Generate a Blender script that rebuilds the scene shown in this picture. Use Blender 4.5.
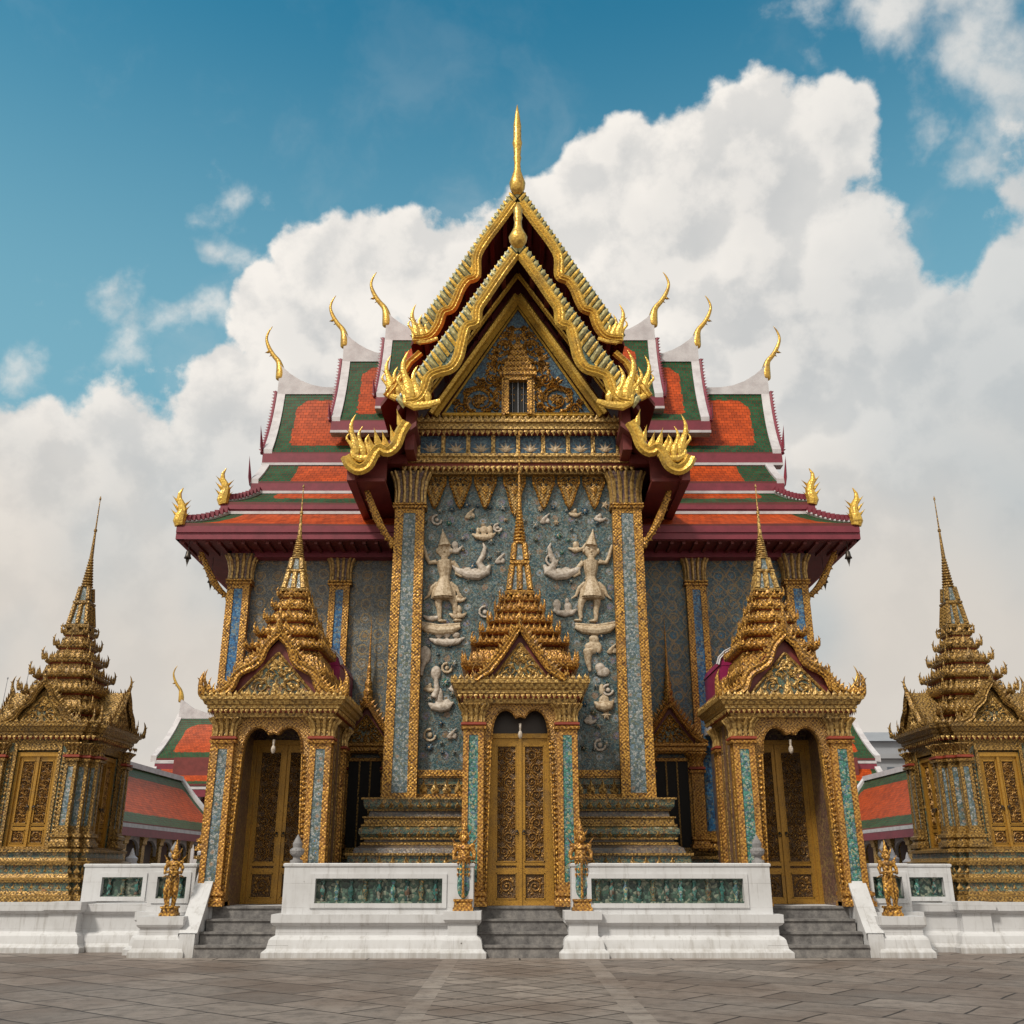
import bpy, math, random
from math import sin, cos, pi, atan, tan
from mathutils import Vector, Matrix
R = math.radians
random.seed(7)
for o in list(bpy.data.objects): bpy.data.objects.remove(o)
S = bpy.context.scene; C = S.collection
# ------------------------------------------------------------------ camera
F = 985.0; PITCH = atan(358/985.0); CX = -0.16; CH = 1.6
cam = bpy.data.objects.new('camera', bpy.data.cameras.new('camera')); C.objects.link(cam)
cam.location = (CX, 0, CH); cam.rotation_euler = (R(90)+PITCH, 0, 0)
cam.data.sensor_width = 36; cam.data.lens = 36*F/1024; cam.data.clip_end = 3000; cam.data.clip_start = .1
S.camera = cam
S.render.resolution_x = 1024; S.render.resolution_y = 1024
S.render.engine = 'CYCLES'
S.cycles.max_bounces = 4; S.cycles.diffuse_bounces = 3; S.cycles.glossy_bounces = 2; S.cycles.caustics_reflective = False; S.cycles.caustics_refractive = False
S.view_settings.view_transform = 'Standard'; S.view_settings.look = 'None'
S.view_settings.exposure = 0.0; S.view_settings.gamma = 1
def elev(py): return PITCH+atan((512-py)/F)
def zp(py, Y): return CH+Y*tan(elev(py))
def at(px, py, Y):
    z = zp(py, Y); d = Y*cos(PITCH)+(z-CH)*sin(PITCH)
    return (CX+(px-512)/F*d, z)
# ------------------------------------------------------------------ node helper
def nd(nt, t, ins=None, **pr):
    n = nt.nodes.new(t)
    for k, v in pr.items(): setattr(n, k, v)
    for k, v in (ins or {}).items():
        s = n.inputs[k]
        if isinstance(v, bpy.types.NodeSocket): nt.links.new(v, s)
        else: s.default_value = v
    return n
def mth(nt, op, a, b=0.0, c=None, clamp=False):
    ins = {0: a, 1: b}
    if c is not None: ins[2] = c
    return nd(nt, 'ShaderNodeMath', ins, operation=op, use_clamp=clamp).outputs[0]
def mix(nt, f, a, b, bt='MIX'):
    n = nt.nodes.new('ShaderNodeMix'); n.data_type = 'RGBA'; n.blend_type = bt
    for k, v in ((0, f), (6, a), (7, b)):
        if isinstance(v, bpy.types.NodeSocket): nt.links.new(v, n.inputs[k])
        else: n.inputs[k].default_value = v if k == 0 else (*v, 1)[:4]
    return n.outputs[2]
def ramp(nt, fac, stops, interp='LINEAR'):
    n = nt.nodes.new('ShaderNodeValToRGB'); cr = n.color_ramp; cr.interpolation = interp
    while len(cr.elements) > 1: cr.elements.remove(cr.elements[-1])
    for i, (p, c) in enumerate(stops):
        e = cr.elements[0] if i == 0 else cr.elements.new(p)
        e.position = p; e.color = (*c, 1) if len(c) == 3 else c
    if isinstance(fac, bpy.types.NodeSocket): nt.links.new(fac, n.inputs[0])
    return n.outputs[0]
def smooth(nt, x, a, b):
    return nd(nt, 'ShaderNodeMapRange', {0: x, 1: a, 2: b, 3: 0.0, 4: 1.0}, interpolation_type='SMOOTHSTEP', clamp=True).outputs[0]
# ------------------------------------------------------------------ world and sun
SUN_EL, SUN_AZ = R(48), R(-38)         # azimuth measured from behind the camera, towards the left
w = bpy.data.worlds.new('World'); S.world = w; w.use_nodes = True
nt = w.node_tree; nt.nodes.clear()
tc = nd(nt, 'ShaderNodeTexCoord').outputs['Generated']
sky = nd(nt, 'ShaderNodeTexSky', sky_type='NISHITA', sun_disc=False, sun_elevation=SUN_EL, sun_rotation=pi+SUN_AZ*-1, altitude=0, air_density=1.0, dust_density=.6, ozone_density=2.0)
skyc = nd(nt, 'ShaderNodeVectorMath', {0: sky.outputs[0], 1: (0.020, .138, .134)}, operation='MULTIPLY').outputs[0]
def pdir(px, py):
    v = Vector(((px-512)/F, 1, (512-py)/F)); v.normalize()
    return Vector((v.x, v.y*cos(PITCH)-v.z*sin(PITCH), v.y*sin(PITCH)+v.z*cos(PITCH)))
warp = nd(nt, 'ShaderNodeTexNoise', {'Vector': tc, 'Scale': 5.0, 'Detail': 5.0, 'Roughness': .55})
wv = nd(nt, 'ShaderNodeVectorMath', {0: warp.outputs['Color'], 1: (.5, .5, .5)}, operation='SUBTRACT').outputs[0]
wv = nd(nt, 'ShaderNodeVectorMath', {0: wv, 'Scale': .13}, operation='SCALE').outputs[0]
BLOBS = [(815,145,62),(748,195,105),(680,190,75),(600,190,75),(540,215,58),(850,215,40),(800,340,165),(960,370,125),(1010,490,230),(900,560,200),
         (345,270,80),(410,265,66),(308,352,95),(236,425,82),(135,485,82),(20,490,90),(120,640,230),(250,560,200),(520,330,150),(-60,660,200),(950,760,300),(100,800,300),
         (660,250,110),(1250,280,240),(-250,720,320),(1300,700,320)]
WISPS = [(890,38,105),(950,50,115),(1015,100,110),(965,175,75),(905,110,70),(222,212,62),(130,318,90),(208,325,50),(35,385,95),(215,265,45)]
def relief(off):
    p = nd(nt, 'ShaderNodeVectorMath', {0: tc, 1: tuple(off)}, operation='ADD').outputs[0]
    pw = nd(nt, 'ShaderNodeVectorMath', {0: p, 1: wv}, operation='ADD').outputs[0]
    v1 = nd(nt, 'ShaderNodeTexVoronoi', {'Vector': pw, 'Scale': 13.0, 'Detail': 1.0, 'Roughness': .6}, feature='F1').outputs['Distance']
    no = nd(nt, 'ShaderNodeTexNoise', {'Vector': p, 'Scale': 14.0, 'Detail': 7.0, 'Roughness': .62}).outputs['Fac']
    return mth(nt, 'ADD', mth(nt, 'MULTIPLY_ADD', v1, -.30, .13), mth(nt, 'MULTIPLY_ADD', no, .60, -.30))
pw0 = nd(nt, 'ShaderNodeVectorMath', {0: tc, 1: wv}, operation='ADD').outputs[0]
acc = None
for px, py, r, *am in BLOBS:
    d_ = nd(nt, 'ShaderNodeVectorMath', {0: pw0, 1: tuple(pdir(px, py))}, operation='DISTANCE').outputs['Value']
    v_ = mth(nt, 'MULTIPLY', mth(nt, 'MULTIPLY_ADD', d_, -F/r, 1.0), am[0] if am else min(1.0, r/90))
    acc = v_ if acc is None else mth(nt, 'SMOOTH_MAX', acc, v_, .12)
wac = None
for px, py, r in WISPS:
    d_ = nd(nt, 'ShaderNodeVectorMath', {0: pw0, 1: tuple(pdir(px, py))}, operation='DISTANCE').outputs['Value']
    v_ = mth(nt, 'MULTIPLY_ADD', d_, -F/r, 1.0)
    wac = v_ if wac is None else mth(nt, 'MAXIMUM', wac, v_)
R0 = relief((0, 0, 0)); R1 = relief((-.016, 0, .026))
D0 = mth(nt, 'ADD', acc, R0)
xyz = nd(nt, 'ShaderNodeSeparateXYZ', {0: tc}).outputs
back_fill = smooth(nt, xyz[1], .25, -.15)      # bright cloud added out of view behind the viewer, for frontal fill
big = nd(nt, 'ShaderNodeTexNoise', {'Vector': tc, 'Scale': 3.2, 'Detail': 3.0, 'Roughness': .5, 'Distortion': .3}).outputs['Fac']
wisp = nd(nt, 'ShaderNodeTexNoise', {'Vector': pw0, 'Scale': 6.0, 'Detail': 6.0, 'Roughness': .6}).outputs['Fac']
lowb = smooth(nt, xyz[2], .80, .40)
skyc = mix(nt, mth(nt, 'MULTIPLY', lowb, .80), skyc, (.235, .47, .565))
wcov2 = mth(nt, 'MULTIPLY', smooth(nt, mth(nt, 'ADD', mth(nt, 'MULTIPLY', wac, .55), mth(nt, 'MULTIPLY', mth(nt, 'ADD', R0, mth(nt, 'SUBTRACT', wisp, .5)), 1.5)), -.04, .50), .9)
wcov = mth(nt, 'MULTIPLY', mth(nt, 'MULTIPLY', smooth(nt, wisp, .50, .72), smooth(nt, xyz[2], .85, .55)), .12)
cov = mth(nt, 'MAXIMUM', mth(nt, 'MAXIMUM', smooth(nt, D0, -.03, .11), mth(nt, 'MAXIMUM', wcov, wcov2)), mth(nt, 'MULTIPLY', back_fill, .8))
lit = smooth(nt, mth(nt, 'SUBTRACT', R0, R1), -.12, .10)
rim = smooth(nt, D0, .75, .05)
lit2 = mth(nt, 'ADD', mth(nt, 'MULTIPLY', lit, .62), mth(nt, 'MULTIPLY', rim, .38), clamp=True)
lit2 = mth(nt, 'ADD', lit2, mth(nt, 'MULTIPLY_ADD', big, .9, -.42), clamp=True)
ccol = mix(nt, lit2, (.60, .605, .60), (.93, .885, .825))
gx = smooth(nt, xyz[0], .20, .46)
ccol = mix(nt, mth(nt, 'MULTIPLY', gx, .55), ccol, (.50, .55, .575))
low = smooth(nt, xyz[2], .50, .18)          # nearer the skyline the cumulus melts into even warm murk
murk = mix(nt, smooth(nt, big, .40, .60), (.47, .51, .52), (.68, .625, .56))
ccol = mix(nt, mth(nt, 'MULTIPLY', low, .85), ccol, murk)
ccol = mix(nt, back_fill, ccol, (.86, .78, .68))  # warm even tone of the added cloud behind the viewer
covl = mth(nt, 'MAXIMUM', cov, mth(nt, 'MULTIPLY', smooth(nt, xyz[2], .42, .26), .95))
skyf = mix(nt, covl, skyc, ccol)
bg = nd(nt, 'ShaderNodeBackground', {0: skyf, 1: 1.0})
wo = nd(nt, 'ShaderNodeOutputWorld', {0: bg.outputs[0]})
sl = bpy.data.lights.new('sun', 'SUN'); sl.energy = 3.0; sl.angle = R(9); sl.color = (1, .93, .82)
so = bpy.data.objects.new('sun', sl); C.objects.link(so); so.location = (-20, -10, 40)
so.rotation_euler = (pi/2-SUN_EL, 0, SUN_AZ)
w.cycles.sampling_method = 'MANUAL'; w.cycles.sample_map_resolution = 512
# ------------------------------------------------------------------ materials
def newmat(name):
    m = bpy.data.materials.new(name); m.use_nodes = True
    return m, m.node_tree, m.node_tree.nodes['Principled BSDF']
def fin(nt, bs, col, rough=.5, metal=0.0, h=None, bs_str=.4, dist=.02, spec=.5):
    for k, v in (('Base Color', col), ('Roughness', rough), ('Metallic', metal), ('Specular IOR Level', spec)):
        if isinstance(v, bpy.types.NodeSocket): nt.links.new(v, bs.inputs[k])
        else: bs.inputs[k].default_value = (*v, 1) if k == 'Base Color' else v
    if h is not None:
        b = nd(nt, 'ShaderNodeBump', {'Strength': bs_str, 'Distance': dist, 'Height': h})
        nt.links.new(b.outputs[0], bs.inputs['Normal'])
def pos(nt): return nd(nt, 'ShaderNodeNewGeometry').outputs['Position']
def wuv(nt):
    g = nd(nt, 'ShaderNodeNewGeometry')
    p = nd(nt, 'ShaderNodeSeparateXYZ', {0: g.outputs['Position']}).outputs
    n = nd(nt, 'ShaderNodeSeparateXYZ', {0: g.outputs['Normal']}).outputs
    side = mth(nt, 'GREATER_THAN', mth(nt, 'ABSOLUTE', n[0]), mth(nt, 'ADD', mth(nt, 'ABSOLUTE', n[1]), .02))
    u = mth(nt, 'ADD', mth(nt, 'MULTIPLY', p[0], mth(nt, 'SUBTRACT', 1.0, side)), mth(nt, 'MULTIPLY', p[1], side))
    up = mth(nt, 'GREATER_THAN', mth(nt, 'ABSOLUTE', n[2]), .75)
    v = mth(nt, 'ADD', p[2], mth(nt, 'MULTIPLY', p[1], up))
    return nd(nt, 'ShaderNodeCombineXYZ', {0: u, 1: v}).outputs[0]
def weather(nt, col, amt=.35, dark=(.10, .075, .05)):
    n = nd(nt, 'ShaderNodeTexNoise', {'Vector': pos(nt), 'Scale': 1.7, 'Detail': 6.0, 'Roughness': .65}).outputs['Fac']
    return mix(nt, mth(nt, 'MULTIPLY', smooth(nt, n, .48, .72), amt), col, dark)
def gold(name, sc, a=(.72, .42, .10), b=(.42, .21, .05), c=(.12, .06, .03), metal=.35, rough=.42, bump=.65, lo=.30, hi=.70, per=0.0, k=.6):
    """gilt relief: regular beaded diamonds (period per) broken up by a finer irregular chase"""
    m, nt, bs = newmat(name); p = pos(nt)
    v = nd(nt, 'ShaderNodeTexVoronoi', {'Vector': p, 'Scale': sc, 'Randomness': .9}).outputs
    d = v['Distance']
    if per:
        uv = nd(nt, 'ShaderNodeSeparateXYZ', {0: wuv(nt)}).outputs
        dn = nd(nt, 'ShaderNodeTexNoise', {'Vector': p, 'Scale': 9.0, 'Detail': 2.0}).outputs['Fac']
        dn = mth(nt, 'MULTIPLY', dn, 2.2)
        cu = mth(nt, 'COSINE', mth(nt, 'MULTIPLY_ADD', uv[0], 2*pi/per, dn)); cv_ = mth(nt, 'COSINE', mth(nt, 'MULTIPLY_ADD', uv[1], 2*pi/per, dn))
        q = mth(nt, 'MULTIPLY_ADD', mth(nt, 'MULTIPLY', cu, cv_), -.42, .42)
        d = mth(nt, 'ADD', mth(nt, 'MULTIPLY', d, 1-k), mth(nt, 'MULTIPLY', q, k))
    col = ramp(nt, d, [(0, a), (lo, a), ((lo+hi)/2, b), (hi, c)])
    n = nd(nt, 'ShaderNodeTexNoise', {'Vector': p, 'Scale': 2.4, 'Detail': 5.0, 'Roughness': .6}).outputs['Fac']
    col = mix(nt, mth(nt, 'MULTIPLY', smooth(nt, n, .42, .68), .45), col, b)
    col = weather(nt, col, .45)
    rg = mth(nt, 'MULTIPLY_ADD', n, .35, rough-.17)
    fin(nt, bs, col, rg, metal, mth(nt, 'SUBTRACT', 1.0, d), bump, .03)
    return m
def mosaic(name, cols, sc=16, fl=None, flc=None, rough=.3, bump=.35, grout=(.05, .05, .05), lat=0, latc=(.36, .23, .08), curl=None):
    m, nt, bs = newmat(name); uv = wuv(nt)
    wn = nd(nt, 'ShaderNodeTexNoise', {'Vector': pos(nt), 'Scale': 2.2, 'Detail': 3.0, 'Roughness': .6}).outputs['Fac']
    v = nd(nt, 'ShaderNodeTexVoronoi', {'Vector': uv, 'Scale': sc}, voronoi_dimensions='2D').outputs
    e = nd(nt, 'ShaderNodeTexVoronoi', {'Vector': uv, 'Scale': sc}, voronoi_dimensions='2D', feature='DISTANCE_TO_EDGE').outputs['Distance']
    r = nd(nt, 'ShaderNodeSeparateColor', {0: v['Color']}).outputs
    f = mth(nt, 'ADD', r[0], mth(nt, 'MULTIPLY_ADD', wn, .6, -.3), clamp=True)
    n = len(cols)
    col = ramp(nt, f, [(i/n, c) for i, c in enumerate(cols)], 'CONSTANT')
    h = e
    if fl:
        g = nd(nt, 'ShaderNodeTexVoronoi', {'Vector': uv, 'Scale': fl, 'Randomness': .22}, voronoi_dimensions='2D').outputs
        nn = nd(nt, 'ShaderNodeTexNoise', {'Vector': uv, 'Scale': fl*5, 'Detail': 2.0}).outputs['Fac']
        dd = mth(nt, 'ADD', g['Distance'], mth(nt, 'MULTIPLY_ADD', nn, .22, -.11))
        gr = nd(nt, 'ShaderNodeSeparateColor', {0: g['Color']}).outputs
        tint = ramp(nt, gr[1], [(0, flc[0]), (.4, flc[1]), (.75, flc[2])], 'CONSTANT')
        core = smooth(nt, dd, .20, .15)
        ring = mth(nt, 'MULTIPLY', smooth(nt, dd, .25, .28), smooth(nt, dd, .36, .33))
        col = mix(nt, mth(nt, 'MULTIPLY', core, .85), col, tint)
        col = mix(nt, mth(nt, 'MULTIPLY', ring, .75), col, flc[3])
        ctr = smooth(nt, dd, .07, .04)
        col = mix(nt, ctr, col, (.35, .2, .06))
    if curl:
        for sc_, cc, off_ in curl:
            cp = nd(nt, 'ShaderNodeVectorMath', {0: uv, 1: (off_, off_*1.7, off_)}, operation='ADD').outputs[0]
            cn = nd(nt, 'ShaderNodeTexNoise', {'Vector': cp, 'Scale': sc_, 'Detail': 1.0, 'Distortion': 1.6}).outputs['Fac']
            cw = mth(nt, 'ABSOLUTE', mth(nt, 'SUBTRACT', cn, .5))
            col = mix(nt, mth(nt, 'MULTIPLY', smooth(nt, cw, .035, .015), .8), col, cc)
    if lat:
        s2 = nd(nt, 'ShaderNodeSeparateXYZ', {0: uv}).outputs
        dn = nd(nt, 'ShaderNodeTexNoise', {'Vector': uv, 'Scale': 5.0, 'Detail': 3.0}).outputs['Fac']
        for sg in (1, -1):
            t_ = mth(nt, 'ADD', mth(nt, 'MULTIPLY_ADD', s2[0], sg*1.25, s2[1]), mth(nt, 'MULTIPLY', dn, .22))
            w_ = mth(nt, 'ABSOLUTE', mth(nt, 'SINE', mth(nt, 'MULTIPLY', t_, pi/lat)))
            col = mix(nt, mth(nt, 'MULTIPLY', smooth(nt, w_, .20, .08), .75), col, latc)
    col = mix(nt, smooth(nt, e, .07, .02), col, grout)
    col = weather(nt, col, .4, (.07, .07, .065))
    fin(nt, bs, col, rough, 0.05, h, bump, .02)
    return m
def plain(name, col, rough=.6, metal=0.0, var=.25, dark=None, sc=3.0, bump=0.15):
    m, nt, bs = newmat(name); p = pos(nt)
    n = nd(nt, 'ShaderNodeTexNoise', {'Vector': p, 'Scale': sc, 'Detail': 8.0, 'Roughness': .65}).outputs['Fac']
    c = mix(nt, mth(nt, 'MULTIPLY', smooth(nt, n, .35, .7), var), col, dark or tuple(x*.35 for x in col))
    fin(nt, bs, c, rough, metal, n, bump, .02)
    return m
M = {}
M['gold'] = gold('gilt_filigree', 20, (.74, .41, .075), (.36, .17, .03), (.06, .028, .012), per=.09, k=.38)
M['gold_fine'] = gold('gilt_fine', 34, (0.594, 0.342, 0.090), (0.324, 0.162, 0.041), (0.090, 0.045, 0.023), per=.085, k=.35)
M['gold_pale'] = gold('gilt_pale', 22, (0.722, 0.483, 0.159), (0.421, 0.246, 0.067), (0.131, 0.079, 0.029), per=.15, k=.4)
M['gold_smooth'] = gold('gilt_smooth', 15, (0.702, 0.450, 0.090), (0.558, 0.324, 0.063), (0.360, 0.189, 0.036), .5, .36, .22, .35, .95)
M['gold_dim'] = gold('gilt_old', 24, (0.479, 0.290, 0.076), (0.267, 0.150, 0.038), (0.073, 0.045, 0.020), .4, .45, per=.09, k=.38)
M['gold_door'] = gold('gilt_door', 40, (0.476, 0.254, 0.037), (0.410, 0.213, 0.033), (0.246, 0.123, 0.025), .4, .38, .12, .35, .9)
M['gold_orange'] = gold('gilt_orange', 22, (0.666, 0.363, 0.069), (0.414, 0.191, 0.041), (0.135, 0.053, 0.016), .4, .42, .6, per=.09, k=.38)
M['board'] = gold('gilt_board', 17, (0.791, 0.515, 0.092), (0.662, 0.405, 0.074), (0.414, 0.230, 0.046), .45, .36, .32, .35, .95)
M['rib'] = gold('gilt_ribs', 14, (.60, .40, .14), (.44, .27, .08), (.22, .12, .04), .4, .4, .3, .35, .8)
M['teeth'] = gold('olive_gilt', 12, (0.468, 0.399, 0.170), (0.306, 0.272, 0.111), (0.170, 0.162, 0.076), .3, .4, .2, .4, .9)
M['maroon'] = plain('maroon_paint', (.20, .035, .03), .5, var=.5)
M['purple'] = plain('plum_fascia', (.23, .03, .05), .45, var=.4)
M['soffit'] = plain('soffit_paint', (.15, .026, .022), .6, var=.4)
M['white_trim'] = plain('white_trim', (.60, .575, .585), .6, var=.55, dark=(.34, .30, .31), sc=2.5)
M['dark'] = plain('painted_dark', (.010, .008, .007), .7)  # near-black paint standing in for the shade inside openings and holes
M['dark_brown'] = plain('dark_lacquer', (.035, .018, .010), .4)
M['door_ground'] = gold('door_ground', 34, (.22, .12, .03), (.12, .06, .02), (.04, .02, .012), .2, .5, .5)
M['magenta'] = plain('magenta_tile', (.34, .02, .10), .35, var=.4)
M['red_band'] = plain('red_band', (.30, .05, .025), .5, var=.4)
M['pearl'] = plain('pearl_relief', (0.594, 0.522, 0.450), .5, var=.75, dark=(0.216, 0.153, 0.090), sc=16, bump=.6)
M['pearl_gold'] = plain('cream_relief', (0.612, 0.493, 0.340), .5, var=.8, dark=(0.212, 0.119, 0.043), sc=18, bump=.6)
M['dark_metal'] = plain('dark_bronze', (.05, .04, .03), .4, .5)
M['grey_stone'] = plain('grey_stone', (.26, .25, .25), .8, var=.5, sc=9)
M['far_grey'] = plain('far_concrete', (0.302, 0.310, 0.333), .8, var=.25, sc=.3)
M['far_glass'] = plain('far_window', (.10, .12, .15), .3)
TEAL = [(.020,.080,.115),(.032,.112,.15),(.014,.052,.07),(.05,.135,.17),(.025,.09,.08),(.075,.15,.165),(.10,.07,.04),(.20,.24,.24)]
M['wall_teal'] = mosaic('teal_mosaic', TEAL, 24, 2.2, [(.40,.43,.46),(.26,.22,.32),(.36,.22,.14),(.16,.17,.12)], curl=((5.5, (.20,.15,.08), 0), (7.5, (.02,.045,.05), 3.1), (6.0, (.24,.31,.30), 7.7)))
M['wall_left'] = mosaic('slate_gilt_mosaic', [(.13,.17,.19),(.17,.20,.21),(.09,.12,.14),(.20,.22,.21),(.12,.13,.11),(.26,.26,.23)], 22, 2.4, [(.34,.22,.09),(.12,.10,.08),(.42,.42,.38),(.50,.33,.11)], curl=((6.5, (.36,.25,.10), 0), (8.0, (.045,.06,.07), 3.1)))
M['wall_right'] = mosaic('blue_gilt_mosaic', [(.04,.12,.18),(.06,.16,.24),(.03,.075,.11),(.10,.18,.21),(.07,.12,.11)], 22, 2.4, [(.04,.20,.34),(.09,.26,.36),(.30,.22,.10),(.46,.31,.11)], lat=.55, curl=((6.5, (.32,.22,.09), 0), (8.0, (.025,.045,.06), 3.1)))
M['strip'] = mosaic('silver_teal_mosaic', [(0.136, 0.204, 0.230),(0.204, 0.264, 0.272),(0.085, 0.128, 0.145),(0.306, 0.348, 0.348),(0.153, 0.178, 0.128),(0.391, 0.408, 0.391)], 22, 4.2, [(0.468, 0.484, 0.493),(0.170, 0.272, 0.374),(0.374, 0.281, 0.221),(0.085, 0.136, 0.128)])
M['strip_blue'] = mosaic('blue_mosaic', [(.03,.14,.32),(.04,.20,.44),(.03,.08,.18),(.12,.28,.44),(.20,.25,.26)], 22)
M['strip_green'] = mosaic('green_mosaic', [(.05,.22,.17),(.09,.31,.25),(.03,.11,.10),(.26,.40,.35),(.36,.37,.22),(.12,.20,.28)], 24, 6.0, [(.40,.48,.42),(.10,.25,.32),(.40,.34,.18),(.03,.12,.10)], rough=.25)
M['gable_green'] = mosaic('gable_green', [(.05,.11,.08),(.10,.17,.13),(.03,.06,.05),(.24,.27,.20)], 16)
M['base'] = mosaic('base_mosaic', [(.035,.10,.09),(.06,.13,.10),(.02,.05,.05),(.12,.17,.13),(.10,.06,.03)], 24, 3.6, [(.62,.36,.10),(.46,.44,.34),(.42,.16,.06),(.26,.20,.08)], curl=((9, (.40,.26,.08), 0),))
M['base_dark'] = mosaic('grey_mosaic', [(.11,.075,.06),(.15,.11,.085),(.07,.05,.045),(.20,.14,.08),(.10,.10,.10)], 24)
M['panel_blue'] = mosaic('panel_blue', [(.05,.12,.19),(.07,.17,.25),(.035,.08,.12),(.13,.22,.27)], 24)
M['leg_brick'] = mosaic('purple_mosaic', [(.15,.08,.08),(.22,.12,.10),(.09,.05,.05),(.32,.22,.10)], 24)
M['ceramic'] = mosaic('ceramic_green', [(.02,.10,.09),(.04,.17,.145),(.015,.05,.05),(.09,.22,.19),(.14,.09,.06),(.22,.22,.18)], 16, rough=.2)
M['panel_blue'] = mosaic('panel_blue', [(.03,.08,.14),(.05,.13,.20),(.02,.045,.08),(.10,.18,.22)], 24)
def tile_mat(name, a, b, border=True):
    m, nt, bs = newmat(name)
    uv = nd(nt, 'ShaderNodeAttribute', attribute_name='tuv').outputs['Vector']
    ed = nd(nt, 'ShaderNodeAttribute', attribute_name='edge').outputs['Fac']
    br = nd(nt, 'ShaderNodeTexBrick', {'Vector': uv, 'Scale': 1.0, 'Color1': (1,1,1,1), 'Color2': (.0,.0,.0,1), 'Mortar': (.3,.3,.3,1), 'Mortar Size': .008, 'Mortar Smooth': .4, 'Bias': 0.0, 'Brick Width': .17, 'Row Height': .15})
    rnd = nd(nt, 'ShaderNodeSeparateColor', {0: br.outputs['Color']}).outputs[0]
    nz = nd(nt, 'ShaderNodeTexNoise', {'Vector': pos(nt), 'Scale': 1.3, 'Detail': 6.0, 'Roughness': .7}).outputs['Fac']
    f = mth(nt, 'ADD', mth(nt, 'MULTIPLY', rnd, .6), mth(nt, 'MULTIPLY', smooth(nt, nz, .35, .7), .6))
    o = mix(nt, f, a, tuple(x*.5 for x in a)); g = mix(nt, f, b, tuple(x*.45 for x in b))
    col = mix(nt, mth(nt, 'LESS_THAN', mth(nt, 'ADD', ed, mth(nt, 'MULTIPLY_ADD', rnd, .06, -.03)), 0.0), o, g)
    col = mix(nt, br.outputs['Fac'], col, tuple(x*.25 for x in a))
    v = nd(nt, 'ShaderNodeSeparateXYZ', {0: uv}).outputs[1]
    saw = mth(nt, 'FRACT', mth(nt, 'DIVIDE', v, .15))
    h = mth(nt, 'ADD', saw, mth(nt, 'MULTIPLY', rnd, .4))
    fin(nt, bs, col, .5, 0, h, .7, .04, .2)
    return m
M['tile'] = tile_mat('glazed_tiles', (.56, .078, .010), (.022, .10, .038))
# weathered limewash
m, nt, bs = newmat('limewash'); p = pos(nt)
n1 = nd(nt, 'ShaderNodeTexNoise', {'Vector': p, 'Scale': 1.4, 'Detail': 8.0, 'Roughness': .7}).outputs['Fac']
mp = nd(nt, 'ShaderNodeVectorMath', {0: p, 1: (7.0, 7.0, .9)}, operation='MULTIPLY').outputs[0]
n2 = nd(nt, 'ShaderNodeTexNoise', {'Vector': mp, 'Scale': 1.0, 'Detail': 6.0, 'Roughness': .7}).outputs['Fac']
n3 = nd(nt, 'ShaderNodeTexVoronoi', {'Vector': p, 'Scale': 1.9}).outputs['Distance']
c = mix(nt, mth(nt, 'MULTIPLY', smooth(nt, n1, .4, .7), .5), (.60, .60, .61), (.44, .43, .425))
c = mix(nt, mth(nt, 'MULTIPLY', smooth(nt, n2, .50, .74), .6), c, (.30, .28, .26))
zz = nd(nt, 'ShaderNodeSeparateXYZ', {0: p}).outputs[2]
c = mix(nt, mth(nt, 'MULTIPLY', mth(nt, 'MULTIPLY', smooth(nt, zz, .35, .0), smooth(nt, n2, .3, .6)), .45), c, (.27, .24, .20))
c = mix(nt, smooth(nt, n3, .035, .02), c, (.08, .07, .06))
jb = nd(nt, 'ShaderNodeTexBrick', {'Vector': wuv(nt), 'Scale': 1.0, 'Mortar Size': .004, 'Mortar Smooth': .5, 'Brick Width': .86, 'Row Height': .45}).outputs['Fac']
c = mix(nt, mth(nt, 'MULTIPLY', jb, mth(nt, 'MULTIPLY', smooth(nt, n1, .35, .6), .6)), c, (.20, .185, .17))
fin(nt, bs, c, .75, 0, n1, .2, .02); M['lime'] = m
# step stone
m, nt, bs = newmat('step_stone'); p = pos(nt)
n1 = nd(nt, 'ShaderNodeTexNoise', {'Vector': p, 'Scale': 5.0, 'Detail': 9.0, 'Roughness': .75}).outputs['Fac']
c = ramp(nt, n1, [(.3, (.06, .055, .055)), (.5, (.17, .16, .155)), (.7, (.30, .28, .26))])
fin(nt, bs, c, .75, 0, n1, .4, .02); M['step'] = m
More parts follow.
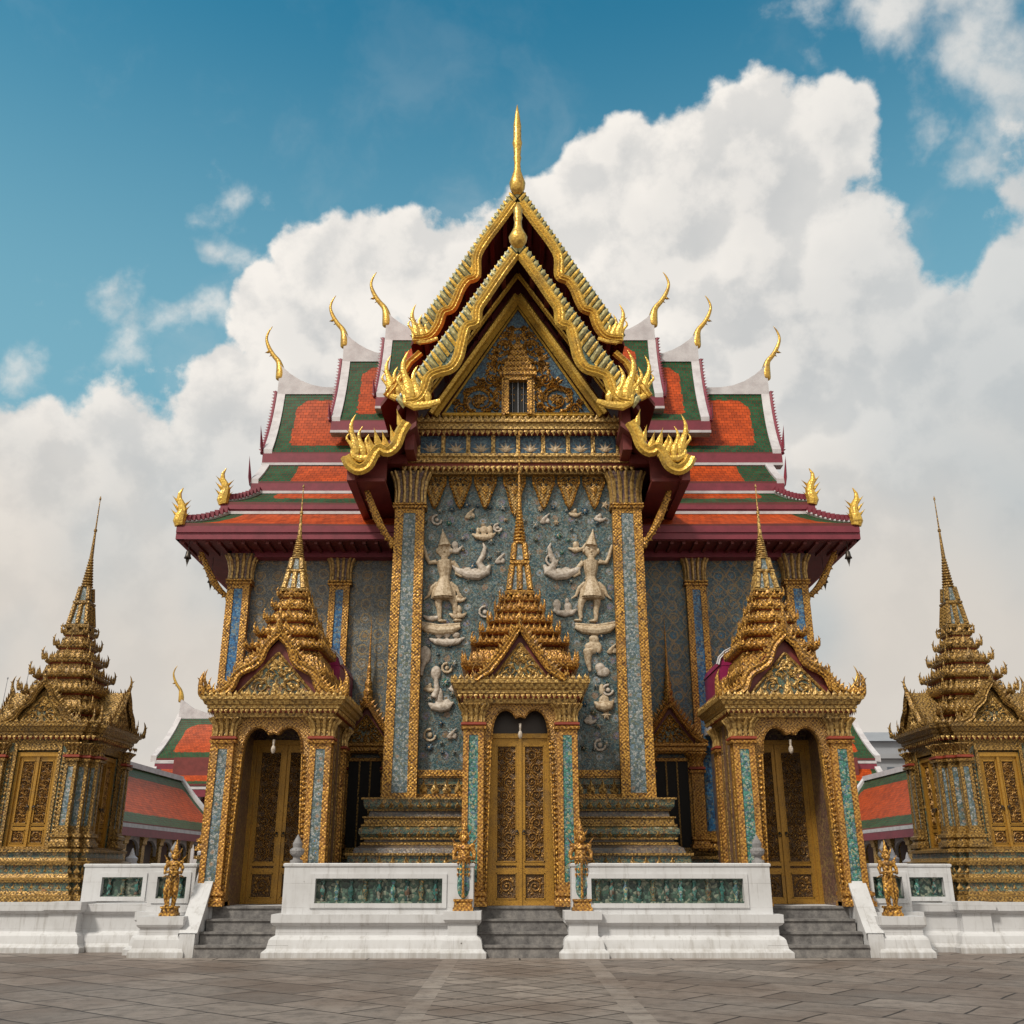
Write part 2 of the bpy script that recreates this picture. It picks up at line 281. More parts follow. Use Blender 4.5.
# paving
def paving(name, ang, bw, bh, c1, c2, c3, distort=.05, off=.5):
    m, nt, bs = newmat(name); p = pos(nt)
    dn = nd(nt, 'ShaderNodeTexNoise', {'Vector': p, 'Scale': .9, 'Detail': 2.0}).outputs['Color']
    dv = nd(nt, 'ShaderNodeVectorMath', {0: dn, 'Scale': distort}, operation='SCALE').outputs[0]
    q = nd(nt, 'ShaderNodeVectorMath', {0: p, 1: dv}, operation='ADD').outputs[0]
    q = nd(nt, 'ShaderNodeMapping', {'Vector': q, 'Rotation': (0, 0, R(ang))}).outputs[0]
    br = nd(nt, 'ShaderNodeTexBrick', {'Vector': q, 'Scale': 1.0, 'Color1': (1,1,1,1), 'Color2': (0,0,0,1), 'Mortar': (.5,.5,.5,1), 'Mortar Size': .020, 'Mortar Smooth': .3, 'Bias': 0.0, 'Brick Width': bw, 'Row Height': bh}, offset=off, squash=1.0)
    rnd = nd(nt, 'ShaderNodeSeparateColor', {0: br.outputs['Color']}).outputs[0]
    n1 = nd(nt, 'ShaderNodeTexNoise', {'Vector': p, 'Scale': 3.2, 'Detail': 10.0, 'Roughness': .75}).outputs['Fac']
    n2 = nd(nt, 'ShaderNodeTexNoise', {'Vector': p, 'Scale': .35, 'Detail': 4.0}).outputs['Fac']
    c = mix(nt, rnd, c1, c2)
    c = mix(nt, mth(nt, 'MULTIPLY', smooth(nt, n1, .42, .66), .75), c, c3)
    c = mix(nt, mth(nt, 'MULTIPLY', smooth(nt, n2, .4, .62), .5), c, (.12, .078, .055))
    c = mix(nt, mth(nt, 'MULTIPLY', br.outputs['Fac'], .95), c, (.018, .014, .012))
    h = mth(nt, 'ADD', mth(nt, 'MULTIPLY', br.outputs['Fac'], -1.0), mth(nt, 'ADD', mth(nt, 'MULTIPLY', n1, .6), mth(nt, 'MULTIPLY', rnd, .25)))
    fin(nt, bs, c, mth(nt, 'MULTIPLY_ADD', n1, .3, .45), 0, h, .7, .03)
    return m
M['pave'] = paving('flagstones', 38, 1.3, .9, (.29, .24, .205), (.16, .135, .118), (.105, .088, .076), .14)
M['pave_mid'] = paving('path_stones', 45, .6, .6, (.33, .275, .235), (.21, .175, .15), (.13, .11, .095), .12, 0.0)
M['pave_band'] = paving('band_stones', 0, 2.9, 1.3, (.34, .29, .25), (.29, .245, .21), (.15, .125, .11), .02, 0.0)
# ------------------------------------------------------------------ mesh builder
class MB:
    def __init__(s): s.v = []; s.f = []; s.mi = []; s.m = 0; s.T = None; s.at = {}
    def add(s, vs, fs):
        o = len(s.v)
        if s.T is not None:
            vs = [tuple(s.T @ Vector(v)) for v in vs]
        s.v += [tuple(v) for v in vs]
        s.f += [tuple(i+o for i in f) for f in fs]
        s.mi += [s.m]*len(fs); return o
    def box(s, x0, x1, y0, y1, z0, z1, tx=0.0, ty=0.0):
        v = [(x0,y0,z0),(x1,y0,z0),(x1,y1,z0),(x0,y1,z0),(x0+tx,y0+ty,z1),(x1-tx,y0+ty,z1),(x1-tx,y1-ty,z1),(x0+tx,y1-ty,z1)]
        s.add(v, [(0,3,2,1),(4,5,6,7),(0,1,5,4),(1,2,6,5),(2,3,7,6),(3,0,4,7)])
    def loft(s, rings, caps=True, closed=True):
        n = len(rings[0]); v = [p for r in rings for p in r]; f = []
        for i in range(len(rings)-1):
            for j in range(n if closed else n-1):
                a = i*n+j; b = i*n+(j+1) % n
                f.append((a, b, b+n, a+n))
        if caps: f.append(tuple(range(n))[::-1]); f.append(tuple((len(rings)-1)*n+j for j in range(n)))
        s.add(v, f)
    def mould(s, cx, cy, hx, hy, prof, red=0):
        rings = []
        for z, o in prof:
            X = max(hx+o, .004); Y = max(hy+o, .004)
            if not red: r = [(-X,-Y),(X,-Y),(X,Y),(-X,Y)]
            else:
                a = min(red, X*.28); q = a*.5
                r = []
                for (sx, sy, fl) in ((-1,-1,0),(1,-1,1),(1,1,0),(-1,1,1)):
                    c = [(sx*X, sy*(Y-a)), (sx*(X-q), sy*(Y-a)), (sx*(X-q), sy*(Y-q)), (sx*(X-a), sy*(Y-q)), (sx*(X-a), sy*Y)]
                    r += c[::-1] if fl else c
            rings.append([(cx+x, cy+y, z) for x, y in r])
        s.loft(rings)
    def lathe(s, cx, cy, prof, seg=14, fx=1.0, fy=1.0):
        s.loft([[(cx+r*fx*cos(2*pi*j/seg), cy+r*fy*sin(2*pi*j/seg), z) for j in range(seg)] for z, r in prof])
    def prism(s, poly, y0, y1):
        n = len(poly)
        v = [(x, y0, z) for x, z in poly]+[(x, y1, z) for x, z in poly]
        s.add(v, [tuple(range(n)), tuple(range(2*n-1, n-1, -1))]+[(i, i+n, (i+1) % n+n, (i+1) % n) for i in range(n)])
    def tube(s, pts, rad, seg=7, flat=1.0, flatax=1):
        pts = [Vector(p) for p in pts]; rings = []
        for i, p in enumerate(pts):
            t = (pts[min(i+1, len(pts)-1)]-pts[max(i-1, 0)]).normalized()
            ref = Vector((0, 1, 0)) if abs(t.y) < .9 else Vector((1, 0, 0))
            a = t.cross(ref).normalized(); b = t.cross(a).normalized()
            rr = rad[i] if isinstance(rad, (list, tuple)) else rad
            rings.append([tuple(p+a*rr*cos(2*pi*j/seg)+b*rr*flat*sin(2*pi*j/seg)) for j in range(seg)])
        s.loft(rings)
    def ell(s, c, r, su=10, sv=7):
        rings = []
        for i in range(sv+1):
            a = pi*i/sv; k = max(sin(a), .02)
            rings.append([(c[0]+r[0]*k*cos(2*pi*j/su), c[1]+r[1]*k*sin(2*pi*j/su), c[2]-r[2]*cos(a)) for j in range(su)])
        s.loft(rings)
    def flame(s, p, side, up, h, w, t, lean=0.0, blunt=False):
        p = Vector(p); sd = Vector(side); u = Vector(up); nn = sd.cross(u).normalized()
        ol = [(-.38,0),(-.5,.22),(-.3,.5),(-.12,.72),(0,1),(.12,.72),(.3,.5),(.5,.22),(.38,0)]
        if blunt: ol = [(-.46,0),(-.5,.3),(-.5,.62),(-.34,.86),(0,1),(.34,.86),(.5,.62),(.5,.3),(.46,0)]
        v = [p+sd*(a*w+lean*h*b*b)+u*(b*h) for a, b in ol]+[p+u*.3*h+nn*t, p+u*.3*h-nn*t]
        n = len(ol); f = []
        for i in range(n):
            j = (i+1) % n; f += [(i, j, n+1), (j, i, n)]
        s.add([tuple(x) for x in v], f)
    def row(s, p0, p1, sp, h, w, t, up=(0, 0, 1), ends=False, lean=0.0):
        p0 = Vector(p0); p1 = Vector(p1); L = (p1-p0).length
        n = max(2, int(L/sp)); d = (p1-p0)/L
        for i in range(n+1 if ends else n):
            q = p0+(p1-p0)*((i if ends else i+.5)/n)
            k = 1+random.uniform(-.07, .07)
            s.flame(q, d, up, h*k, w, t, lean)
    def rectrow(s, cx, cy, hx, hy, z, sp, h, w, t, dn=False):
        u = (0, 0, -1) if dn else (0, 0, 1)
        c = [(cx-hx, cy-hy, z), (cx+hx, cy-hy, z), (cx+hx, cy+hy, z), (cx-hx, cy+hy, z)]
        for i in range(4): s.row(c[i], c[(i+1) % 4], sp, h, w, t, u)
    def ribbon(s, path, wd, y, t, double=True):
        n = len(path); rings = []
        for i, (x, z) in enumerate(path):
            a = path[max(i-1, 0)]; b = path[min(i+1, n-1)]
            dx, dz = b[0]-a[0], b[1]-a[1]; L = math.hypot(dx, dz) or 1; nx, nz = -dz/L, dx/L
            k = (wd[i] if isinstance(wd, (list, tuple)) else wd)/2
            sec = ((-1, 0), (-.55, -t), (0, -t*.45), (.55, -t), (1, 0), (0, t)) if double else ((-1, 0), (0, -t), (1, 0), (0, t))
            rings.append([(x+nx*k*e, y+g, z+nz*k*e) for e, g in sec])
        s.loft(rings)
    def scroll(s, cx, cz, y, r, a0=0.0, sg=1, turns=1.5, wd=.03, t=.025, leaf=True, steps=16):
        pts = []
        for i in range(steps+1):
            u = i/steps; a = a0+sg*u*turns*2*pi; q = r*(1-.82*u)
            pts.append((cx+q*cos(a), cz+q*sin(a)))
        s.ribbon(pts, [wd*(1.15-.5*i/steps) for i in range(steps+1)], y, t, False)
        if leaf:
            for k in range(5):
                a = a0+sg*k*1.15+.4; p = (cx+r*.86*cos(a), y, cz+r*.86*sin(a))
                u = Vector((cos(a+sg*.7), 0, sin(a+sg*.7))); sd = Vector((-u.z, 0, u.x))
                s.flame(p, sd, u, r*.5, r*.30, t*.8)
            s.ell((cx, y, cz), (r*.2, t*1.2, r*.2), 6, 4)
    def grid(s, P, nu, nv, edge=None, uvf=None):
        o = len(s.v); vs = []
        for i in range(nv+1):
            for j in range(nu+1): vs.append(P(j/nu, i/nv))
        fs = [(i*(nu+1)+j, i*(nu+1)+j+1, (i+1)*(nu+1)+j+1, (i+1)*(nu+1)+j) for i in range(nv) for j in range(nu)]
        s.add(vs, fs)
        for i in range(nv+1):
            for j in range(nu+1):
                k = o+i*(nu+1)+j
                s.at[k] = (edge(j/nu, i/nv) if edge else 1.0, uvf(j/nu, i/nv) if uvf else (0, 0))
    def build(s, name, mats, parent=None, smooth=False, label=None, loc=None):
        me = bpy.data.meshes.new(name)
        vs = s.v
        if loc: vs = [(a-loc[0], b-loc[1], c-loc[2]) for a, b, c in vs]
        me.from_pydata(vs, [], s.f)
        if not isinstance(mats, (list, tuple)): mats = [mats]
        for k in mats: me.materials.append(M[k])
        for p, i in zip(me.polygons, s.mi): p.material_index = min(i, len(mats)-1)
        if smooth: me.polygons.foreach_set('use_smooth', [True]*len(me.polygons))
        if s.at:
            a = me.attributes.new('edge', 'FLOAT', 'POINT'); b = me.attributes.new('tuv', 'FLOAT_VECTOR', 'POINT')
            for k, (e, uv) in s.at.items():
                a.data[k].value = e; b.data[k].vector = (uv[0], uv[1], 0)
        me.update()
        o = bpy.data.objects.new(name, me); C.objects.link(o)
        if loc: o.location = loc
        if parent: setpar(o, parent)
        if label: o['label'] = label
        return o
def wloc(o):
    p = Vector((0, 0, 0))
    while o: p += Vector(o.location); o = o.parent
    return p
def setpar(o, parent):
    o.parent = parent; o.location = Vector(o.location)-wloc(parent)
def thing(name, label, cat, loc=(0, 0, 0), group=None):
    o = bpy.data.objects.new(name, None); C.objects.link(o); o.empty_display_size = .3
    o.location = loc; tag(o, label, cat, group); return o
def tag(o, label, cat, group=None):
    o['label'] = label; o['category'] = cat
    if group: o['group'] = group
    return o
def struct(o): o['kind'] = 'structure'; return o
def copy_tree(o, parent=None):
    c = o.copy(); C.objects.link(c); c.parent = parent
    for ch in [x for x in bpy.data.objects if x.parent == o]: copy_tree(ch, c)
    return c
def fuse(b, vox, name, mats, parent=None, label=None, loc=None, smooth=True):
    o = b.build(name, mats, None, smooth, None, loc)
    md = o.modifiers.new('r', 'REMESH'); md.mode = 'VOXEL'; md.voxel_size = vox; md.use_smooth_shade = smooth
    dg = bpy.context.evaluated_depsgraph_get(); dg.update()
    me = bpy.data.meshes.new_from_object(o.evaluated_get(dg)); o.modifiers.clear(); o.data = me
    if parent: setpar(o, parent)
    if label: o['label'] = label
    return o
# ------------------------------------------------------------------ ornament
def pilaster(b, cx, cy, hx, hy, z0, z1, cap=.7, taper=.0, rail=.3, base=True, mid=1, leaves=4, red=True):
    """slots: 0 gilt rails, 1 mosaic strip, 2 red band, 3 capital"""
    H = z1-z0; zb = z0+(.34 if base else 0); zc = z1-cap
    b.m = 0
    if base:
        b.mould(cx, cy, hx, hy, [(z0, .09), (z0+.09, .09), (z0+.11, .05), (z0+.18, .03), (z0+.21, .075), (z0+.27, .075), (z0+.30, .01), (zb+.02, .01)])
    b.m = mid; tp = taper
    b.box(cx-hx+.03, cx+hx-.03, cy-hy+.03, cy+hy-.03, zb, zc, tp, tp)
    b.m = 0; rw = hx*2*rail
    for sx in (-1, 1):
        for sy in (-1, 1):
            x0, x1 = sorted((cx+sx*hx, cx+sx*(hx-rw))); y0, y1 = sorted((cy+sy*hy, cy+sy*(hy-min(rw, hy*.8))))
            v = [(x0,y0),(x1,y0),(x1,y1),(x0,y1)]
            b.loft([[(x, y, zb) for x, y in v], [(x-sx*tp, y-sy*tp, zc) for x, y in v]])
    b.box(cx-hx+.015, cx+hx-.015, cy-hy+.015, cy+hy-.015, zb, zb+.12)
    hx2 = hx-tp; hy2 = hy-tp
    b.box(cx-hx2+.015, cx+hx2-.015, cy-hy2+.015, cy+hy2-.015, zc-.12, zc)
    b.mould(cx, cy, hx2, hy2, [(zc, 0), (zc, .05), (zc+.05, .06), (zc+.07, .01)])
    b.m = 2 if red else 0
    b.mould(cx, cy, hx2, hy2, [(zc+.07, .01), (zc+.09, .055), (zc+.13, .055), (zc+.15, .0)])
    b.m = 4  # core slot, darker in hall and porches: shade between ribs put into colour
    c0 = zc+.15; hc = z1-c0
    b.mould(cx, cy, hx2, hy2, [(c0, -.02), (c0+hc*.3, -.03), (c0+hc*.75, .02), (c0+hc*.92, .07), (z1, .07)])
    b.m = 3
    fl = .09+hx*.12
    for k in range(leaves):
        u = -1+2*(k+.5)/leaves
        for (ax, sy) in ((0, -1), (0, 1), (1, -1), (1, 1)):
            def P(o): return (cx+u*(hx2+o), cy+sy*(hy2+o)) if ax == 0 else (cx+sy*(hx2+o), cy+u*(hy2+o))
            w_ = hx2/leaves*.72
            b.tube([(*P(.0), c0), (*P(-.01), c0+hc*.35), (*P(.03), c0+hc*.7), (*P(fl), z1-.02)], [w_*.75, w_*.8, w_, w_*.6], 5)
def entab(b, cx, cy, hx, hy, z0, z1, teeth=.11, top=True, red=0):
    """slots 0 gilt, 1 red, 2 teeth"""
    H = z1-z0
    b.m = 0; b.mould(cx, cy, hx, hy, [(z0, -.05), (z0+H*.22, -.03)], red)
    b.m = 1; b.mould(cx, cy, hx, hy, [(z0+H*.22, .03), (z0+H*.36, .05)], red)
    b.m = 0; b.mould(cx, cy, hx, hy, [(z0+H*.36, .06), (z0+H*.42, .10), (z0+H*.56, .10), (z0+H*.60, .15), (z0+H*.80, .19), (z0+H*.84, .23), (z1, .24)], red)
    b.m = 2
    b.rectrow(cx, cy, hx+.085, hy+.085, z0+H*.37, teeth, H*.26, teeth*.85, .02, True)
    b.m = 0
    if top: b.rectrow(cx, cy, hx+.21, hy+.21, z1, teeth*1.2, .13, teeth*1.1, .025)
def hong(b, x, z, y, s, h, t=.06):
    """naga finial at a bargeboard's foot: a curled neck and a fan of upright flames; s = outward sign"""
    def fl(dx, z0, hh, r, k):
        n = 11; pts = []
        for i in range(n+1):
            u = i/n
            pts.append((x+s*h*(dx+k*(.13*sin(u*pi*.95)-.07*sin(u*pi*2.0)+.05*u**4)), y, z+h*(z0+hh*u)))
        rr = [.75, 1.15, 1.4, 1.4, 1.2, .95, .8, .72, .62, .46, .28, .05]
        b.tube(pts, [r*h*q for q in rr], 8, .6)
        for u, l in ((.36, .17), (.55, .13)):
            q = pts[int(u*n)]
            b.flame((q[0]+s*r*h*.5, y, q[2]), (0, 0, 1), (s*.8, 0, .75), l*h*hh, l*h*.42, t*.4)
            b.flame((q[0]-s*r*h*.5, y, q[2]-.04*h), (0, 0, 1), (-s*.7, 0, .8), l*h*hh*.7, l*h*.36, t*.4)
    fl(.0, -.02, 1.0, .068, .75); fl(-.15, -.03, .72, .058, .6); fl(-.29, .0, .50, .05, .5); fl(.07, .10, .46, .036, .8)
    b.tube([(x-s*h*.5, y, z+.02*h), (x-s*h*.3, y, z-.05*h), (x-s*h*.08, y, z-.07*h), (x+s*h*.06, y, z+.0), (x+s*h*.10, y, z+.14*h)], [.05*h, .07*h, .085*h, .075*h, .035*h], 8, .6)
def finial(b, x, y, z, h, dx, dy=0.0, r=.07):
    pts = []; L = math.hypot(dx, dy) or 1
    for i in range(8):
        u = i/7; o = h*(.15*sin(u*pi*.8)+.03*u-.10*u*u*u)
        pts.append((x+dx/L*o, y+dy/L*o, z+h*u))
    b.tube(pts, [r*h*k for k in (1.3, 1.5, 1.2, .95, .8, .6, .4, .06)], 6, .8)
    for k in (2, 4):
        p = Vector(pts[k]); b.flame(p, (0, 0, 1), (dx/L*.8, dy/L*.8, .6), h*.22, h*.14, .02)
def gable(g, rd, ty, hw, h, y, z0, bw=.13, wave=.06, flames=True, hongs=.45, over=.12, dep=.5):
    """small gabled dormer facing -y. g gilt builder, rd red builder, ty tympanum builder (0 mosaic 1 gilt)"""
    ty.m = 0; ty.prism([(-hw*.66, z0+.02), (hw*.66, z0+.02), (0, z0+h*.66)], y+.10, y+.16)
    ty.m = 1
    for s in (-1, 1):
        ty.ribbon([(0, z0+h*.70), (s*hw*.72, z0)], .06, y+.08, .04, False)
        ty.scroll(s*hw*.27, z0+h*.17, y+.08, h*.13, 0 if s > 0 else pi, s, 1.5, .035)
        ty.scroll(s*hw*.10, z0+h*.36, y+.08, h*.075, 0 if s > 0 else pi, s, 1.3, .025)
        ty.flame((s*hw*.48, y+.08, z0+.03), (1, 0, 0), (0, 0, 1), h*.15, hw*.12, .03)
    ty.flame((0, y+.08, z0+.03), (1, 0, 0), (0, 0, 1), h*.3, hw*.16, .04)
    rs_ = random.Random(5)
    for q in range(60):
        zq = rs_.uniform(.03, .58)*h; xm = hw*.66*(1-zq/(h*.66))-.03
        if xm < .02: continue
        xq = rs_.uniform(-xm, xm); aq = rs_.uniform(0, 2*pi)
        ty.flame((xq, y+.085, z0+zq), (-sin(aq), 0, cos(aq)), (cos(aq), 0, sin(aq)), h*.11, h*.06, .025)
    ty.ribbon([(-hw*.72, z0+.02), (hw*.72, z0+.02)], .06, y+.08, .04, False)
    rd.add([(-hw, y+.02, z0), (0, y+.02, z0+h), (0, y+dep, z0+h), (-hw, y+dep, z0), (hw, y+.02, z0), (hw, y+dep, z0)], [(0, 1, 2, 3), (1, 4, 5, 2)])
    rd.prism([(-hw*.95, z0), (hw*.95, z0), (0, z0+h*.93)], y+.15, y+.19)
    for s in (-1, 1):
        pts = []; N = 26
        for i in range(N+1):
            u = i/N; wv_ = wave*sin(u*pi*4)*min(1, u*3)
            nx, nz = h/math.hypot(h, hw), hw/math.hypot(h, hw)
            x = hw*u+(hw*.16*max(0, u-.8)/.2); z = z0+h*(1-u)-h*.05*sin(u*pi)
            pts.append((s*(x+wv_*nx), z+wv_*nz))
        g.ribbon(pts, [bw*(.85+.35*i/N) for i in range(N+1)], y, .06)
        if flames:
            n = int(math.hypot(hw, h)/.11)
            for i in range(1, n):
                u = i/n; x = s*(hw*u+.05); z = z0+h*(1-u)+.05-h*.05*sin(u*pi)
                sl = Vector((s*hw, 0, -h)).normalized(); up = Vector((s*h*.55, 0, hw*.55+h*.45)).normalized()
                g.flame((x, y+.02, z), sl, up, .17, .11, .025)
        if hongs: hong(g, s*(hw*1.18), z0, y, s, hongs)
    finial(g, 0, y+.02, z0+h-.02, hongs*1.1 if hongs else .3, 0, -1, .09)
def tiers(b, cx, cy, lst, red=.16, sp=.12, fin=.26, fy=1.0, ah=1.0):
    """lst: (z0, z1, hw_bottom, hw_top). slots 0 gilt, 1 red band paint, 2 mosaic"""
    for z0, z1, h0, h1 in lst:
        H = z1-z0; rd = min(red, h0*.3)
        def mo(pr): 
            rings = pr
            dy = h0*(fy-1)
            b.mould(cx, cy, .001, max(.001, .001), [(z, o) for z, o in pr], rd) if fy == 1 else b.mould(cx, cy, h0, h0*fy, [(z, o-h0) for z, o in pr], rd)
        b.m = 2; mo([(z0, h0*.86), (z0+H*.30, h0*.84)])
        b.m = 1; mo([(z0+H*.30, h0*.88), (z0+H*.36, h0*.91)])
        b.m = 0; mo([(z0+H*.36, h0*.94), (z0+H*.44, h0*1.0), (z0+H*.54, h0*1.02), (z0+H*.60, h0*.95), (z0+H*.72, h1*.94), (z1, h1*.88)])
        a = h0*.99; ay = a-h0*(1-fy); zz = z0+H*.52
        b.rectrow(cx, cy, a, ay, zz, sp, min(.24, H*.55)*ah, sp*.8, .035)
        b.rectrow(cx, cy, h0*.88, h0*.88-h0*(1-fy), z0, sp, H*.30, sp*.8, .03)
        for sx in (-1, 1):
            for sy in (-1, 1):
                finial(b, cx+sx*a*.97, cy+sy*ay*.97, zz, fin*min(1, .5+h0), sx, sy, .10)
        for k in (0, 1, 2, 3):
            dx, dy = ((0, -1), (1, 0), (0, 1), (-1, 0))[k]
            b.flame((cx+dx*a, cy+dy*ay, zz), (abs(dy), abs(dx), 0), (0, 0, 1), min(.34, H*.9), .2, .05)
def needle(b, cx, cy, z0, zt, r0, blk=True):
    """slots 0 gilt 2 mosaic: fluted blocks then ringed spike"""
    H = zt-z0
    b.m = 0; b.mould(cx, cy, 0, 0, [(z0, r0*1.25), (z0+H*.015, r0*1.3), (z0+H*.03, r0*1.02)])
    za, zb_ = z0+H*.03, z0+H*.17
    b.m = 2; b.mould(cx, cy, 0, 0, [(za, r0*.92), (zb_, r0*.66)])
    b.m = 0
    for sx in (-1, 0, 1):
        for sy in (-1, 0, 1):
            if sx or sy:
                b.tube([(cx+sx*r0*.92, cy+sy*r0*.92, za), (cx+sx*r0*.66, cy+sy*r0*.66, zb_)], r0*.27, 6)
    b.mould(cx, cy, 0, 0, [(zb_, r0*.72), (zb_+H*.012, r0*.86), (zb_+H*.025, r0*.86), (zb_+H*.035, r0*.6)])
    zc, zd = zb_+H*.035, z0+H*.30
    b.m = 2; b.mould(cx, cy, 0, 0, [(zc, r0*.56), (zd, r0*.44)])
    b.m = 0
    for sx in (-1, 1):
        for sy in (-1, 1):
            b.tube([(cx+sx*r0*.58, cy+sy*r0*.58, zc), (cx+sx*r0*.44, cy+sy*r0*.44, zd)], r0*.27, 6)
    prof = []; n = 11; ze = z0+H*.52
    for i in range(n):
        u = i/n; z = zd+(ze-zd)*u; r = r0*(.56-.36*u)
        prof += [(z, r*.78), (z+(ze-zd)/n*.35, r*1.1), (z+(ze-zd)/n*.7, r*1.1), (z+(ze-zd)/n*.98, r*.78)]
    prof += [(ze+H*.01, r0*.20), (ze+H*.2, r0*.10), (ze+H*.205, r0*.17), (ze+H*.22, r0*.17), (ze+H*.225, r0*.08), (z0+H*.965, r0*.045), (z0+H*.968, r0*.10), (z0+H*.98, r0*.10), (zt, .004)]
    b.lathe(cx, cy, prof, 12)
def cusp(w_, zs, zt, n=10, dip=.78):
    """outline of a two lobed arch from (-w,zs) to (w,zs)"""
    pts = [(-w_, zs)]; L = []
    for i in range(n+1):
        a = pi-(pi*.86)*i/n
        L.append((-w_*.52+w_*.48*cos(a), zs+(zt-zs)*(sin(a)**.75 if sin(a) > 0 else 0)))
    L[-1] = (-w_*.02, zs+(zt-zs)*dip)
    pts += L
    pts += [(-x, z) for x, z in L[::-1]]+[(w_, zs)]
    return pts
def leaf_mesh(w_, h):
    """door leaf, origin at bottom left; slots 0 door gilt 1 dark 2 filigree"""
    b = MB(); st = w_*.14
    b.m = 1; b.box(st*.5, w_-st*.5, .03, .06, .05, h-.05)
    b.m = 0
    b.box(0, st, 0, .07, 0, h); b.box(w_-st, w_, 0, .07, 0, h)
    zl = h*.20
    for z0, z1 in ((0, h*.035), (zl-h*.015, zl+h*.015), (zl+h*.03, zl+h*.05), (h*.955, h)): b.box(st, w_-st, .004, .066, z0, z1)
    for z0, z1 in ((h*.035, zl-h*.015), (zl+h*.05, h*.955)):
        for x in (st, w_-st-.02): b.box(x, x+.02, -.012, .05, z0, z1)
        b.box(st, w_-st, -.012, .05, z0, z0+.02); b.box(st, w_-st, -.012, .05, z1-.02, z1)
    b.m = 2; pw = w_-2*st; cx = w_/2
    b.scroll(cx, (h*.035+zl-h*.015)/2, .02, pw*.36, 0, 1, 1.6, .04)
    for a in range(4):
        q = pi/4+a*pi/2; b.flame((cx+pw*.30*cos(q), .02, (h*.035+zl)/2+pw*.30*sin(q)), (-sin(q), 0, cos(q)), (cos(q), 0, sin(q)), pw*.2, pw*.2, .02)
    z0 = zl+h*.07; z1 = h*.94; per = pw*.62; n = int((z1-z0)/per)
    stem = []
    for i in range(n*8+1):
        u = i/8; stem.append((cx+pw*.22*sin(u*pi), z0+(z1-z0)*u/n))
    b.ribbon(stem, .03, .02, .02, False)
    for i in range(n):
        s = 1 if i % 2 == 0 else -1; zc = z0+(z1-z0)*(i+.5)/n
        b.scroll(cx-s*pw*.12, zc, .015, pw*.27, -pi/2, s, 1.5, .032, .028)
        b.scroll(cx+s*pw*.34, zc+per*.28, .02, pw*.12, pi/2, -s, 1.2, .022, .02)
        b.scroll(cx+s*pw*.34, zc-per*.25, .02, pw*.11, pi/2, s, 1.2, .022, .02)
        b.flame((cx-s*pw*.40, .02, zc-per*.45), (1, 0, 0), (0, 0, 1), per*.4, pw*.16, .02)
        for q in range(6):
            aq = q*pi/3+.4; b.flame((cx-s*pw*.12+pw*.30*cos(aq), .03, zc+pw*.30*sin(aq)), (-sin(aq), 0, cos(aq)), (cos(aq), 0, sin(aq)), pw*.17, pw*.13, .02)
        b.flame((cx+s*pw*.36, .02, zc-.02), (1, 0, 0), (s*.4, 0, 1), per*.3, pw*.14, .02)
    return b
_leaf = {}
def door(parent, cx, y, z, w_, h, Mx=None, label=None, gl='gold_door'):
    """closed pair of leaves inside a frame, hinged under a 'door' part"""
    key = (round(w_, 3), round(h, 3))
    fb = MB(); fb.T = Mx
    fb.box(cx-w_/2-.10, cx-w_/2, y-.05, y+.1, z, z+h+.1); fb.box(cx+w_/2, cx+w_/2+.10, y-.05, y+.1, z, z+h+.1)
    fb.box(cx-w_/2, cx+w_/2, y-.05, y+.1, z+h, z+h+.1); fb.box(cx-.03, cx+.03, y-.035, y+.0, z, z+h)
    d = fb.build('door', [gl], parent, label=label)
    for s in (0, 1):
        b = leaf_mesh(w_/2, h)
        off = Matrix.Translation((cx-w_/2+s*w_/2, y, z)) @ (Matrix.Identity(4) if not s else Matrix.Translation((w_/2, 0, 0)) @ Matrix.Scale(-1, 4, (1, 0, 0)))
        TT = (Mx @ off) if Mx is not None else off
        b.v = [tuple(TT @ Vector(v)) for v in b.v]
        lf = b.build('door_leaf', [gl, 'door_ground', 'gold_fine'], d)
        hb = MB(); hb.T = Mx; sx = -1 if s == 0 else 1
        sx_ = 0
        x = cx+sx*.075; zz = z+h*.42
        hb.tube([(x+.035*cos(a*pi/5), y-.06, zz+.035*sin(a*pi/5)) for a in range(11)], .009, 5)
        hb.ell((x, y-.03, zz+.04), (.03, .03, .03), 8, 5)
        hb.build('handle', ['dark_metal'], d)
    return d
# ------------------------------------------------------------------ ground
b = MB(); b.add([(-400, -60, 0), (400, -60, 0), (400, 900, 0), (-400, 900, 0)], [(0, 1, 2, 3)])
struct(b.build('ground', 'pave'))
b = MB(); b.add([(-1.18, -5, .004), (1.18, -5, .004), (1.18, 20.3, .004), (-1.18, 20.3, .004)], [(0, 1, 2, 3)])
struct(b.build('path', 'pave_mid'))
for s in (-1, 1):
    b = MB(); x0, x1 = sorted((s*1.18, s*1.47)); b.add([(x0, -5, .005), (x1, -5, .005), (x1, 20.3, .005), (x0, 20.3, .005)], [(0, 1, 2, 3)])
    struct(b.build('paving_border', 'pave_band'))
b = MB(); b.add([(-7.6, 20.32, .005), (7.9, 20.32, .005), (7.9, 20.72, .005), (-7.6, 20.72, .005)], [(0, 1, 2, 3)])
struct(b.build('paving_border', 'pave_band'))
